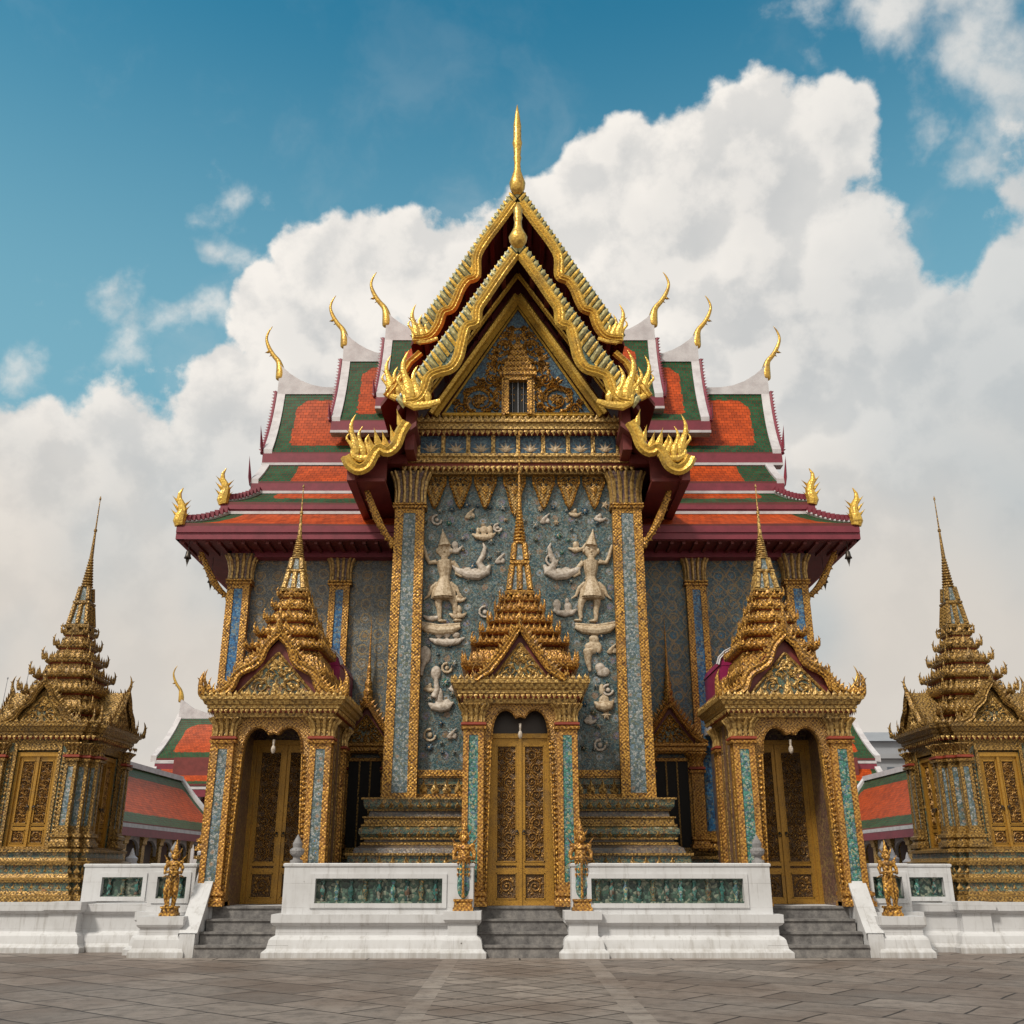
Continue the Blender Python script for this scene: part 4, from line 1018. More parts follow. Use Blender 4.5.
# window niches
def niche(cx_, s):
    y = 25.95
    b = MB()
    for sx in (-1, 1):
        pilaster(b, cx_+sx*.62, y-.12, .15, .12, 2.1, 4.42, .5, .0, .3, mid=0, leaves=3)
    b.box(cx_-.5, cx_-.42, y-.06, y, 2.1, 4.3); b.box(cx_+.42, cx_+.5, y-.06, y, 2.1, 4.3); b.box(cx_-.5, cx_+.5, y-.06, y, 4.22, 4.3)
    b.m = 0; b.mould(cx_, y-.1, .82, .14, [(4.40, 0), (4.46, .05), (4.54, .05), (4.58, .1), (4.64, .1)])
    w_ = b.build('window', ['gold_orange', 'strip', 'red_band', 'gold_orange'], hall)
    c = MB(); c.box(cx_-.43, cx_+.43, y-.02, y+.03, 2.1, 4.24); c.build('opening', 'dark', w_)  # solid dark slab painted as the shade within the window
    c = MB(); 
    for x in (-.14, .14): c.box(cx_+x-.02, cx_+x+.02, y-.05, y-.02, 2.1, 4.22)
    c.build('mullion', 'gold_dim', w_)
    g, rd, ty = MB(), MB(), MB()
    for q in (g, rd, ty): q.T = Matrix.Translation((cx_, y-.26, 0))
    gable(g, rd, ty, .78, 1.05, 0, 4.64, .13, .0, True, 0, dep=.25)
    pd = ty.build('pediment', ['base', 'gold'], w_); g.build('bargeboard', 'gold_orange', pd); rd.build('gable_soffit', 'maroon', pd)
    c = MB(); c.lathe(cx_, y-.14, [(5.55, .16), (5.62, .18), (5.68, .13), (5.8, .15), (5.86, .11), (5.98, .13), (6.05, .09), (6.2, .10), (6.3, .06), (6.6, .055), (6.7, .035), (7.4, .02), (8.0, .004)], 10)
    c.build('spirelet', 'gold_orange', w_)
for s in (-1, 1): niche(s*3.92, s)
# ------------------------------------------------------------------ roofs
def roof(b, P00, P10, P01, P11, sag=.0, bw=.5, borders='LRTB', cham=.5, nu=24, nv=12, thick=.12, off=None):
    """P00 top-left .. P11 bottom-right; concave by sag. slots 0 tile 1 underside"""
    P00, P10, P01, P11 = map(Vector, (P00, P10, P01, P11))
    nrm = (P10-P00).cross(P01-P00).normalized()
    if nrm.z > 0: nrm = -nrm
    H = ((P01+P11)/2-(P00+P10)/2).length; W = ((P10+P11)/2-(P00+P01)/2).length
    def P(u, v):
        p = P00*(1-u)*(1-v)+P10*u*(1-v)+P01*(1-u)*v+P11*u*v
        return tuple(p+nrm*sag*4*v*(1-v))
    def E(u, v):
        d = []
        if 'L' in borders: d.append(u*W)
        if 'R' in borders: d.append((1-u)*W)
        if 'T' in borders: d.append(v*H)
        if 'B' in borders: d.append((1-v)*H)
        e = (min(d) if d else 9)-bw
        for a, c in (('L', 'T'), ('R', 'T')):
            if a in borders and c in borders:
                uu = u*W if a == 'L' else (1-u)*W
                e = min(e, (uu+v*H-2*bw-cham)*.7)
        return e
    b.m = 0; b.grid(P, nu, nv, E, lambda u, v: (u*W, v*H))
    b.m = 1
    dn = Vector((0, 0, -thick))
    def Q(u, v): return tuple(Vector(P(u, v))+dn)
    b.grid(Q, 1, nv)
    for u in (0, 1): b.grid(lambda a, v: tuple(Vector(P(u, v))+dn*a), 1, nv)
    for v in (0, 1): b.grid(lambda u_, a: tuple(Vector(P(u_, v))+dn*a), 1, 1)
    return P
def chofa(x, y, z, s, k=1.0, name='chofa', mt='gold_smooth', parent=None):
    """slender horn finial on a ridge end, leaning outwards along x by s"""
    pts = [(0,-.02),(.0,.03),(.01,.3),(.09,.62),(.27,.85),(.44,1.14),(.53,1.43),(.48,1.68),(.38,1.86)]
    rad = [.03,.13,.135,.085,.07,.06,.042,.03,.008]
    b = MB(); P = []
    def cr(p, i, t):
        g = lambda j: p[max(0, min(len(p)-1, j))]
        a0, a1, a2, a3 = g(i-1), g(i), g(i+1), g(i+2)
        f = lambda w0, w1, w2, w3: .5*(2*w1+(w2-w0)*t+(2*w0-5*w1+4*w2-w3)*t*t+(3*w1-w0-3*w2+w3)*t**3)
        return f(a0, a1, a2, a3) if not isinstance(a0, tuple) else tuple(f(a0[k_], a1[k_], a2[k_], a3[k_]) for k_ in range(2))
    rr = []
    for i in range(len(pts)-1):
        for t in (0, .33, .66): P.append(cr(pts, i, t)); rr.append(cr(rad, i, t))
    P.append(pts[-1]); rr.append(rad[-1])
    b.tube([(x+s*k*a, y, z+k*c) for a, c in P], [max(.004, r*k) for r in rr], 9, .8)
    b.flame((x+s*k*.40, y, z+k*.98), (0, 0, 1), (s, 0, -.35), .15*k, .12*k, .04*k)
    b.flame((x+s*k*.33, y, z+k*.86), (0, 0, 1), (s*.9, 0, -.8), .08*k, .07*k, .03*k)
    return b.build(name, mt, parent or hall, True)
def verge(b, P, u, w_, s, t=.10):
    """raised white rim along one side of a roof surface; P from roof()"""
    n = 12; r = []
    for i in range(n+1):
        p = Vector(P(u, i/n)); q = p+Vector((s*w_, 0, 0))
        r.append([tuple(p+Vector((0, 0, t))), tuple(q+Vector((0, 0, t*1.1))), tuple(q-Vector((0, 0, t*1.5))), tuple(p-Vector((0, 0, t*1.2)))])
    b.loft(r)
arm = []
TA = dict(xt=7.78, xb=7.42, zt=16.35, zb=13.40, yb=1.80, xi=2.0, name='A')
TBt = dict(xt=5.72, xb=5.42, zt=17.55, zb=14.42, yb=1.90, xi=1.6, name='B')
TCt = dict(xt=4.35, xb=4.10, zt=18.35, zb=15.2, yb=1.95, xi=.3, name='C')
for s in (-1, 1):
    for T in (TA, TBt, TCt):
        T = dict(T)
        if s > 0:
            T['xt'] += {'A': .42, 'B': .26, 'C': .22}[T['name']]; T['xb'] += {'A': .30, 'B': .2, 'C': .15}[T['name']]
        b = MB(); wv_ = MB(); sv = MB()
        for d in (-1, 1):
            P = roof(b, (s*(T['xt']-.2), RY, T['zt']), (s*T['xi'], RY, T['zt']), (s*(T['xb']-.05), RY+d*T['yb'], T['zb']), (s*T['xi'], RY+d*T['yb'], T['zb']), .16, .44, 'LTB' if T['name'] == 'A' else 'LTB', .35, 26, 14)
            verge(wv_, P, 0, .26, s)
            # serrated plum edge outside the white rim
            n = 22
            for i in range(n):
                p = Vector(P(0, (i+.5)/n)); q = p+Vector((s*.30, 0, .02))
                sv.flame(q, (0, d*.5, -.85), (s, 0, .35), .13, .16, .03)
            sv.tube([tuple(Vector(P(0, i/8))+Vector((s*.30, 0, -.04))) for i in range(9)], .06, 5)
            # corner leaf at foot of the verge
            sv.flame(Vector(P(0, 1))+Vector((s*.30, 0, -.05)), (0, 1, 0), (s*.12, 0, 1), .95 if T['name'] == 'A' else .7, .22, .05)
            # fascia
            x0, x1 = sorted((s*T['xi'], s*(T['xb']+.22)))
            sv.m = 0; y0 = RY+d*T['yb']
            ya, yb_ = sorted((y0, y0-d*.25)); sv.box(x0, x1, ya-.02, yb_+.02, T['zb']-.36, T['zb']-.05)
            wv_.box(x0, x1, ya-.05, yb_+.05, T['zb']-.44, T['zb']-.36)
        # white upswept ridge
        r = []
        for i in range(17):
            u = i/16; x = T['xi']+(T['xt']+.04-T['xi'])*u
            k = max(0, (x-(T['xt']-1.7))/1.7); up = .80*k**2.2
            hh = .10; wd = .10
            r.append([(s*x, RY-wd, T['zt']-.15), (s*x, RY-wd*.9, T['zt']+hh+up), (s*x, RY+wd*.9, T['zt']+hh+up), (s*x, RY+wd, T['zt']-.15)])
        wv_.loft(r)
        # gable infill
        x = s*(T['xt']-.45); sv.add([(x, RY-T['yb']+.15, T['zb']-.1), (x, RY+T['yb']-.15, T['zb']-.1), (x, RY+.55, T['zt']-1.35), (x, RY, T['zt']-.25), (x, RY-.55, T['zt']-1.35)], [(0, 1, 2, 3, 4)])
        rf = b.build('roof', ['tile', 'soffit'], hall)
        wv_.build('white_ridge', 'white_trim', rf); sv.build('plum_verge', 'purple', rf)
        chofa(s*(T['xt']+.02), RY, T['zt']+.42, s, 1.08 if T['name'] != 'C' else 1.15, parent=rf)
    # lower gabled skirt
    for d in (-1, 1):
        b = MB(); wv_ = MB(); sv = MB()
        P = roof(b, (s*7.35, RY+d*2.0, 12.86), (s*2.4, RY+d*2.0, 12.86), (s*7.45, RY+d*2.7, 12.1), (s*2.4, RY+d*2.7, 12.1), .03, .9, 'L', .1, 20, 4)
        verge(wv_, P, 0, .22, s, .08)
        x0, x1 = sorted((s*2.4, s*7.65)); ya, yb_ = sorted((RY+d*2.72, RY+d*2.5)); sv.box(x0, x1, ya, yb_, 11.76, 12.03)
        wv_.box(x0, x1, ya-.03, yb_+.03, 11.68, 11.76)
        sv.flame((s*7.68, RY+d*2.7, 11.95), (0, 1, 0), (s*.1, 0, 1), .95, .2, .05)
        rf = b.build('roof', ['tile', 'soffit'], hall); wv_.build('white_ridge', 'white_trim', rf); sv.build('plum_verge', 'purple', rf)
    c = MB(); x0, x1 = sorted((s*2.4, s*7.3)); c.box(x0, x1, RY-1.7, RY+1.7, 11.6, 13.5); c.build('clerestory', 'purple', hall)
    # two hipped skirts
    for (xt, zt, yt, xb, zb, yb, fh, kk) in ((7.35, 11.70, 2.78, 8.20, 11.12, 3.48, .32, 0), (7.95, 10.80, 3.55, 9.05, 10.22, 4.28, .40, 1)):
        b = MB(); wv_ = MB(); sv = MB()
        for d in (-1, 1):
            P = roof(b, (s*xt, RY+d*yt, zt), (s*2.4, RY+d*yt, zt), (s*xb, RY+d*yb, zb+.06), (s*2.4, RY+d*yb, zb), .06, .62 if kk == 0 else .55, 'LB' if kk == 0 else 'L', .1, 26, 5)
            x0, x1 = sorted((s*2.4, s*xb)); ya, yb_ = sorted((RY+d*yb, RY+d*(yb-.2)))
            sv.box(x0, x1, ya-.01, yb_+.01, zb-fh, zb-.03); sv.box(x0, x1, ya-.05, yb_+.05, zb-fh*.55, zb-.08)
            x0, x1 = sorted((s*2.4, s*(xt+.1))); ya, yb_ = sorted((RY+d*(yt-.02), RY+d*(yt-.15)))
            wv_.box(x0, x1, ya-.06, yb_+.06, zt-.02, zt+.06)
            # hip ridge: white curved rib with plum tile stripes
            n = 11; pr = [Vector((s*xt, RY+d*yt, zt)).lerp(Vector((s*xb, RY+d*yb, zb+.06)), i/n)-Vector((0, 0, .10*sin(pi*i/n))) for i in range(n+1)]
            wv_.tube([tuple(p+Vector((0, 0, .05))) for p in pr], .075, 6)
            for i in range(n):
                p = (pr[i]+pr[i+1])/2; sv.box(p.x-.055, p.x+.055, p.y-.10, p.y+.10, p.z+.04, p.z+.20)
        # end slope
        ro = roof(b, (s*xt, RY-yt, zt), (s*xt, RY+yt, zt), (s*xb, RY-yb, zb+.06), (s*xb, RY+yb, zb+.06), .06, .6, 'B', .1, 20, 5)
        xa, xb2 = sorted((s*xb, s*(xb-.2))); sv.box(xa-.01, xb2+.01, RY-yb, RY+yb, zb-fh, zb-.03)
        x0, x1 = sorted((s*2.4, s*(xt-.15))); sv.box(x0, x1, RY-yt+.2, RY+yt-.2, zb-fh-.2, zt+.1)
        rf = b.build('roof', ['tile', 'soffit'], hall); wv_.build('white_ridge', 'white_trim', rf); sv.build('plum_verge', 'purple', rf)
        for d in (-1, 1):
            c = MB()
            x = s*(xb+.0); y = RY+d*yb
            pp = [(.0, -.02), (.03, .12), (.0, .28), (-.03, .42), (.02, .58), (.10, .74), (.10, .90), (.02, 1.06)]
            c.tube([(x-s*.06+s*q, y, zb+w) for q, w in pp], [.13, .17, .16, .12, .10, .075, .05, .01], 8, .7)
            for q_ in (.22, .42, .60): c.flame((x+s*.02, y, zb+q_), (0, 0, 1), (s, 0, 1.1), .22, .13, .04)
            for q_ in (.15, .34, .5): c.flame((x-s*.10, y, zb+q_), (0, 0, 1), (-s, 0, 1.1), .20, .13, .04)
            c.build('naga_finial', 'board', rf)
    # soffit under the lowest eave
    b = MB(); x0, x1 = sorted((s*2.6, s*8.98)); b.box(x0, x1, RY-4.2, RY+4.2, 9.80, 9.88)
    for i in range(20):
        x = s*(2.8+6.1*i/19); b.box(x-.04, x+.04, RY-4.15, RY-3.0, 9.73, 9.80)
    b.build('soffit', 'soffit', hall)
# wind bells
bell = None
for s in (-1, 1):
    for k, (dx, yy) in enumerate(((8.72, 24.85), (8.50, 26.3))):
        b = MB(); x = s*dx; z = 9.55-.25*k
        b.tube([(x, yy, 9.83), (x, yy, z)], .008, 4)
        t = thing('wind_bell', ('outer' if k == 0 else 'inner')+' bronze wind bell hanging under the %s eave corner of the hall' % ('left' if s < 0 else 'right'), 'bell', (x, yy, z-.4), 'wind bells under the eave corners')
        b.lathe(x, yy, [(z, .02), (z-.04, .06), (z-.16, .075), (z-.22, .10), (z-.225, .09), (z-.20, .02)], 10)
        b.build('bell_body', 'dark_metal', t, True)
        c = MB(); c.flame((x, yy, z-.20), (1, 0, 0), (0, 0, -1), .26, .10, .01); c.build('clapper_leaf', 'dark_metal', t)
# ------------------------------------------------------------------ front gables
def px2(pts, Y): return [at(330+x*370/1024, 90+y*370/1024, Y) for x, y in pts]
def front_gable(Y, apex, foot, band, yback, zlow, k):
    """pointed gable facing the viewer. apex (z), foot (|x|, z), band list in zoomed photo units"""
    b = MB(); az = apex; fx, fz = foot
    ax = 0.0
    for s in (1, -1):
        b = MB(); roof(b, (0, Y+.05, az-.12), (0, yback, az-.12), (s*fx, Y+.05, fz-.10), (s*fx, yback, fz-.10), .0, .5, 'B', .2, 20, 12, .16)
        rf = b.build('roof', ['tile', 'soffit'], hall)
    # purlins under the overhang
    for s in (-1, 1):
        for i in range(1, 8):
            b = MB(); u = i/8; x = s*fx*u; z = az+(fz-az)*u-.42; b.box(x-.06, x+.06, Y+.12, Y+1.4, z-.12, z)
            b.build('purlin', 'maroon', rf)
    for s in (-1, 1):
        g = MB(); P = px2(band, Y)
        P = [(abs(p[0]-.0)*s if True else 0, p[1]) for p in P]
        # smooth
        Q = []
        for i in range(len(P)-1):
            for t in (0, .25, .5, .75):
                a0 = P[max(0, i-1)]; a1 = P[i]; a2 = P[i+1]; a3 = P[min(len(P)-1, i+2)]
                Q.append(tuple(.5*(2*a1[j]+(a2[j]-a0[j])*t+(2*a0[j]-5*a1[j]+4*a2[j]-a3[j])*t*t+(3*a1[j]-a0[j]-3*a2[j]+a3[j])*t**3) for j in range(2)))
        Q.append(P[-1])
        g.ribbon(Q, [.30]*len(Q), Y-.10, .09)
        g.ribbon([(q[0], q[1]-.0) for q in Q], [.09]*len(Q), Y-.16, .05, False)
        hong(g, s*(abs(P[-1][0])-.10), P[-1][1]-.02, Y-.12, s, 1.5 if k else 1.15, .10)
        g.build('bargeboard', 'board', rf)
        # filler between straight edge and undulating band
        h = MB(); n = 44
        U = Vector((s*fx, 0, fz-az)); L = U.length; U.normalize(); N = Vector((s*abs(U.z), 0, abs(U.x)))
        ue = (U.x, U.z)
        line = [(s*fx*i/n, az+(fz-az)*i/n) for i in range(n+1)]
        h.m = 0
        # plate: for each station along the slope take the band's offset from the line
        def off(i):
            lx, lz = line[i]; best = None
            for q in Q:
                tt = (q[0]-lx)*ue[0]+(q[1]-lz)*ue[1]
                dd = (lx-q[0])*N.x+(lz-q[1])*N.z
                if best is None or abs(tt) < best[0]: best = (abs(tt), dd)
            return max(.05, best[1])
        st = [off(i) for i in range(n+1)]
        for i in range(n):
            a = line[i]; c = line[i+1]
            h.prism([a, c, (c[0]-N.x*st[i+1], c[1]-N.z*st[i+1]), (a[0]-N.x*st[i], a[1]-N.z*st[i])], Y-.07, Y+.02)
        h.build('gable_board', 'gable_green', rf)
        t = MB(); t.m = 0
        m_ = int(L/.165)
        for i in range(m_):
            u = (i+.5)/m_; x = s*fx*u; z = az+(fz-az)*u
            dn_ = off(min(n, int(u*n))); q_ = min(dn_, .40)
            dr = Vector((N.x*.72, 0, N.z*.72+.5)).normalized(); kk = 1/max(.5, dr.x*N.x+dr.z*N.z)
            base = Vector((x-dr.x*q_*kk, Y-.10, z-dr.z*q_*kk)); t.m = i % 2
            t.flame(base, (U.x, 0, U.z), tuple(dr), (q_+.07)*kk, .15 if i % 2 else .12, .06, 0, True)
        t.build('gable_teeth', ['board', 'teeth'], rf)
        e = MB(); e.tube([(s*fx*i/6, Y+.0, az+(fz-az)*i/6+.03) for i in range(7)], .05, 5); e.build('edge_roll', 'gable_green', rf)
    return rf
# outer, then inner gable. band points in units of the 370 px crop (1024 wide)
outer = [(508, 318), (470, 370), (425, 430), (405, 470), (404, 520), (380, 533), (362, 556), (348, 590), (335, 612), (312, 622), (300, 655), (282, 682), (262, 692), (232, 694)]
inner = [(512, 462), (475, 512), (432, 575), (408, 612), (404, 650), (378, 662), (366, 700), (355, 745), (335, 775), (300, 786), (275, 800), (262, 835), (245, 860), (212, 868)]
YO, YI = 24.2, 22.3
zo = zp(186, YO); xo_, zof = at(412, 337, YO)
ro = front_gable(YO, zo, (abs(xo_)+.02, zof), outer, 36, 12, 0)
zi = zp(240, YI); xi_, zif = at(399, 402, YI)
ri = front_gable(YI, zi, (abs(xi_)+.05, zif), inner, 30, 12, 1)
# second slope of the outer roof, mostly behind the inner gable
b = MB()
for s in (-1, 1):
    b = MB(); roof(b, (s*2.7, YO+.1, 15.1), (s*2.7, 34, 15.1), (s*3.75, YO+.1, 13.6), (s*3.75, 34, 13.6), 0, .4, 'B', .1, 12, 6)
    rf = b.build('roof', ['tile', 'soffit'], hall)
for s in (-1, 1):
    g = MB(); g.ribbon([(s*2.7, 15.1), (s*3.0, 14.8), (s*3.3, 14.2), (s*3.6, 13.75)], .22, YO, .08); hong(g, s*3.45, 13.8, YO, s, 1.25, .1)
    g.build('bargeboard', 'board', rf)
# lowest front eaves with undulating naga boards
lo = [(407, 424), (401, 434), (396, 447), (388, 453), (380, 450), (374, 456), (368, 467), (359, 471), (351, 466), (347, 458)]
P = [at(x, y, YI) for x, y in lo]
for s in (-1, 1):
    b = MB(); wb = MB(); roof(b, (s*2.55, YI+.05, 12.15), (s*2.55, 30, 12.15), (s*4.2, YI+.05, 10.95), (s*4.2, 30, 10.95), .05, .4, 'B', .1, 14, 6, .14)
    x0, x1 = sorted((s*4.2, s*4.0)); wb.box(x0, x1, YI+.04, 26.5, 10.55, 10.86)
    x0, x1 = sorted((s*3.3, s*4.15)); wb.box(x0, x1, YI+.3, 27, 10.62, 10.70)
    wb.prism([(s*3.3, 11.55), (s*3.3, 10.72), (s*4.1, 10.72), (s*4.1, 10.9)], YI+.5, YI+.6)
    wb.box(min(s*2.62, s*2.85), max(s*2.62, s*2.85), YI+.35, 23.5, 11.5, 12.9); wb.box(min(s*2.85, s*3.4), max(s*2.85, s*3.4), YI+.9, 23.5, 11.35, 11.6)
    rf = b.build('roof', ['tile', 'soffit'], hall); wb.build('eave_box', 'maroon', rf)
for s in (-1, 1):
    g = MB(); PP = [(s*abs(x+.0), z) for x, z in P]
    Q = []
    for i in range(len(PP)-1):
        for t in (0, .25, .5, .75):
            a0, a1, a2, a3 = PP[max(0, i-1)], PP[i], PP[i+1], PP[min(len(PP)-1, i+2)]
            Q.append(tuple(.5*(2*a1[j]+(a2[j]-a0[j])*t+(2*a0[j]-5*a1[j]+4*a2[j]-a3[j])*t*t+(3*a1[j]-a0[j]-3*a2[j]+a3[j])*t**3) for j in range(2)))
    Q.append(PP[-1])
    g.ribbon(Q, .30, YI-.1, .09); hong(g, s*3.98, PP[-1][1]+.02, YI-.1, s, 1.15, .1)
    for i in (3, 8, 12, 16, 20): g.flame((Q[i][0], YI-.1, Q[i][1]+.02), (1, 0, 0), (s*.3, 0, 1), .55, .2, .06)
    g.build('bargeboard', 'board', rf)
# gable pediment
YP = 23.45
b = MB()
ax, az = at(519.5, 303, YP); _, bz = at(519, 417, YP); bx = 1.98
b.m = 0; b.prism([(-2.55, bz-.1), (2.55, bz-.1), (0, zi-.35)], YP+.08, YP+.3)
b.build('gable_wall', 'maroon', hall)
b = MB(); 
_, a2 = at(519, 311, YP)
b.prism([(-bx, bz), (bx, bz), (0, a2)], YP-.02, YP+.06); ped = b.build('pediment', 'panel_blue', hall)
b = MB()
for s in (-1, 1):
    b.ribbon([(0, a2+.36), (s*(bx+.26), bz)], .30, YP-.16, .10); b.ribbon([(0, a2+.80), (s*(bx+.62), bz-.02)], .13, YP-.55, .05); b.ribbon([(0, a2+.08), (s*(bx+.02), bz)], .07, YP-.06, .05, False)
b.ribbon([(-bx, bz+.02), (bx, bz+.02)], .12, YP-.1, .05)
b.build('pediment_frame', 'board', ped)
b = MB(); YS = YP-.05
for s in (-1, 1):
    for (x, z, r, a, g_) in ((1.02, .47, .36, 0, 1), (.34, 2.05, .22, 0, 1), (.42, 1.45, .20, pi, 1), (.72, 1.08, .20, 0, -1), (1.50, .20, .17, 0, 1), (.95, .98, .12, 0, 1), (.28, 2.42, .10, 0, 1), (.55, .95, .12, pi, -1), (1.62, .42, .10, 0, -1), (.16, 2.62, .08, 0, 1), (.60, .24, .13, 0, 1), (.62, 1.55, .11, 0, 1), (.58, 1.85, .07, 0, 1), (1.32, .72, .10, 0, 1), (1.2, .1, .08, 0, 1), (.80, .14, .09, 0, 1)):
        b.scroll(s*x, bz+z, YS, r, a if s > 0 else pi-a, g_*s, 1.7, .055 if r > .15 else .035, .04, True, 20)
    b.lathe(0, 0, [(0, 0), (0, 0)], 3) if 0 else None
    rr = MB
    pts = [(s*1.02+.40*cos(i*pi/10), bz+.47+.40*sin(i*pi/10)) for i in range(21)]; b.ribbon(pts, .06, YS, .05)
    for i in range(8):
        a = i*pi/4; b.flame((s*1.02, YS-.02, bz+.47), (-sin(a), 0, cos(a)), (cos(a), 0, sin(a)), .22, .12, .05)
    random.seed(3)
    for i in range(170):
        z = random.uniform(.05, 2.7); xm = bx*(1-z/(a2-bz))-.1
        if xm < .1: continue
        x = random.uniform(.05, xm); a = random.uniform(0, 2*pi)
        b.flame((s*x, YS+.02, bz+z), (-sin(a), 0, s*cos(a)) if s > 0 else (sin(a), 0, cos(a)), (s*cos(a), 0, sin(a)), .17, .10, .03)
b.build('scrollwork', 'gold', ped)
# little shrine window in the pediment
t = MB(); m_ = 0
t.m = 0
t.box(-.36, -.24, YP-.22, YP-.02, bz, bz+1.02); t.box(.24, .36, YP-.22, YP-.02, bz, bz+1.02); t.box(-.36, .36, YP-.22, YP-.02, bz+.98, bz+1.10)
t.box(-.43, -.36, YP-.16, YP-.02, bz, bz+1.08); t.box(.36, .43, YP-.16, YP-.02, bz, bz+1.08)
t.mould(0, YP-.1, .44, .12, [(bz+1.08, 0), (bz+1.12, .05), (bz+1.20, .05), (bz+1.24, 0)])
for i in range(5):
    h_ = .40-.075*i; z_ = bz+1.24+.17*i; t.mould(0, YP-.1, h_, .10, [(z_, .0), (z_+.07, .03), (z_+.10, .03), (z_+.17, -.04)]); t.row((-h_, YP-.22, z_+.09), (h_, YP-.22, z_+.09), .1, .12, .09, .02)
t.flame((0, YP-.1, bz+2.05), (1, 0, 0), (0, 0, 1), .45, .12, .05)
sw = t.build('window', 'gold', ped)
t = MB(); t.box(-.24, .24, YP-.05, YP-.025, bz+.02, bz+.98); t.build('opening', 'dark', sw)  # dark slab again, shade of the shrine window put into its colour
t = MB(); t.box(-.012, .012, YP-.09, YP-.05, bz+.02, bz+.98); t.box(-.15, -.14, YP-.09, YP-.05, bz+.02, bz+.98); t.box(.14, .15, YP-.09, YP-.05, bz+.02, bz+.98); t.build('window_bar', 'far_grey', sw)
# apex finials
def spike(Y, z0, z1, z2, r):
    b = MB(); H = z1-z0
    b.lathe(0, Y-.1, [(z0-.25, r*.4), (z0-.05, r*.9), (z0+H*.12, r), (z0+H*.25, r*.75), (z0+H*.42, r*.45), (z0+H*.6, r*.38), (z0+H*.75, r*.5), (z0+H*.8, r*.42), (z1, r*.5)]+([(z1+(z2-z1)*.1, r*.62), (z1+(z2-z1)*.2, r*.5), (z1+(z2-z1)*.5, r*.5), (z1+(z2-z1)*.8, r*.25), (z2, .005)] if z2 else [(z1+.25, .01)]), 12, 1, .8)
    return b
spike(YO, zp(190, YO), zp(150, YO), zp(107, YO), .24).build('chofa', 'gold_smooth', ro, True)
spike(YI, zp(243, YI), zp(212, YI), None, .25).build('chofa', 'gold_smooth', ri, True)
# ------------------------------------------------------------------ wall reliefs on the bay
YW = 23.80
def rel(items, name, mt, vox=.022):
    b = MB()
    for it in items:
        if it[0] == 'e':
            _, px, py, rx, ry = it[:5]; th = it[5] if len(it) > 5 else .09
            x, z = at(px, py, YW); k = 25.5/985; b.ell((x, YW, z), (rx*k, th*.75, ry*k), 12, 8)
        else:
            pts = []; rr = []
            for px, py, r in it[1]:
                x, z = at(px, py, YW); pts.append((x, YW-.02, z)); rr.append(r*25.5/985)
            b.tube(pts, rr, 8, .8)
    return fuse(b, vox, name, mt, hall)
def figure(m, dx, dy=0):
    X = lambda x: (x if m > 0 else 1034.5-x)+dx
    E_ = lambda x, y, a, c, t=.09: ('e', X(x), y+dy, a, c, t)
    T_ = lambda *p: ('t', [(X(a), c+dy, r) for a, c, r in p])
    it = [E_(590, 550.5, 7.2, 7.8), T_((590, 546, 6.4), (590.3, 542, 5.0), (590.8, 538.5, 3.4), (591.2, 536, 2.6), (591.5, 533, 1.3), (592, 529, .5)), E_(590, 545, 6.8, 1.2, .12), E_(590.3, 541.4, 5.0, 1.0, .12), E_(590.8, 538, 3.6, .9, .12), E_(582.8, 551, 1.6, 2.8), E_(597.2, 551, 1.6, 2.8),
            E_(587.4, 549, 1.5, .9, .13), E_(592.6, 549, 1.5, .9, .13), E_(590, 552, 1, 1.8, .14), E_(590, 555, 2, .7, .13),
            T_((590, 556, 3.4), (590, 561, 3.6)), E_(590, 563, 9, 3.6), T_((590, 561, 7.5), (589.7, 569, 7.0), (589.7, 577, 5.0), (590, 582, 5.6)), E_(590, 562, 6, 1.2, .13), E_(590, 565.5, 7, 1.0, .13), E_(589.5, 579, 6.4, 1.3, .12),
            T_((598, 562, 2.6), (605, 563, 2.3), (608, 557, 2.0), (610, 549, 1.7), (611, 545, 1.0)), T_((582, 562, 2.6), (577, 568, 2.3), (578, 574, 2.0), (573, 576, 2.0), (569, 575, 1.2)),
            T_((590.3, 580, 5.5), (590.6, 586, 8.0), (591, 592, 10.5), (591, 598, 12.0)), E_(590.5, 583, 8.5, 1.6, .13), E_(591, 599, 11.5, 1.3, .30), E_(591, 590, 9.8, .9, .26),
            T_((595, 594, 4.6), (596, 603, 3.6), (595, 611, 2.6), (595, 620, 2.0)), T_((584, 595, 4.6), (580, 603, 3.4), (579, 611, 2.4), (580, 619, 1.8)), E_(592.5, 621, 4.5, 1.5), E_(577, 620.5, 4.5, 1.5),
            T_((597, 583, 2), (603, 588, 1.8), (606, 596, 1.6), (611, 600, .6)), T_((584, 583, 2), (578, 588, 1.8), (575, 596, 1.6), (570, 599, .6)),
            T_((574, 627, 2), (582, 630, 4), (596, 631, 4.6), (608, 629, 4), (616, 625, 1.6)), T_((574, 624, 1.2), (595, 626, 1.6), (616, 622, 1.0))]
    for q in range(-5, 6): it.append(T_((590.5+q*1.1, 583, 1.1), (590.5+q*2.0, 590, 1.2), (591+q*2.4, 600-abs(q)*.2, 1.1)))
    return it
rel(figure(1, 1), 'dancer_relief', 'pearl_gold', .011)
rel(figure(-1, 0), 'dancer_relief', 'pearl_gold', .011)
def swan(X, f, dy=0):
    T_ = lambda *p: ('t', [(X+f*a, c+dy, r) for a, c, r in p])
    return [T_((-16, 565, 1.5), (-13, 572, 4), (-4, 576, 5), (6, 575, 5), (16, 571, 3.5), (22, 565, 1)), T_((-10, 571, 4), (-5, 563, 3.2), (-9, 556, 2.8), (-11, 548, 2), (-9, 543, .8)), ('e', X+f*6, 571+dy, 5, 4, .08), ('e', X+f*-1, 572+dy, 4, 4, .08)]
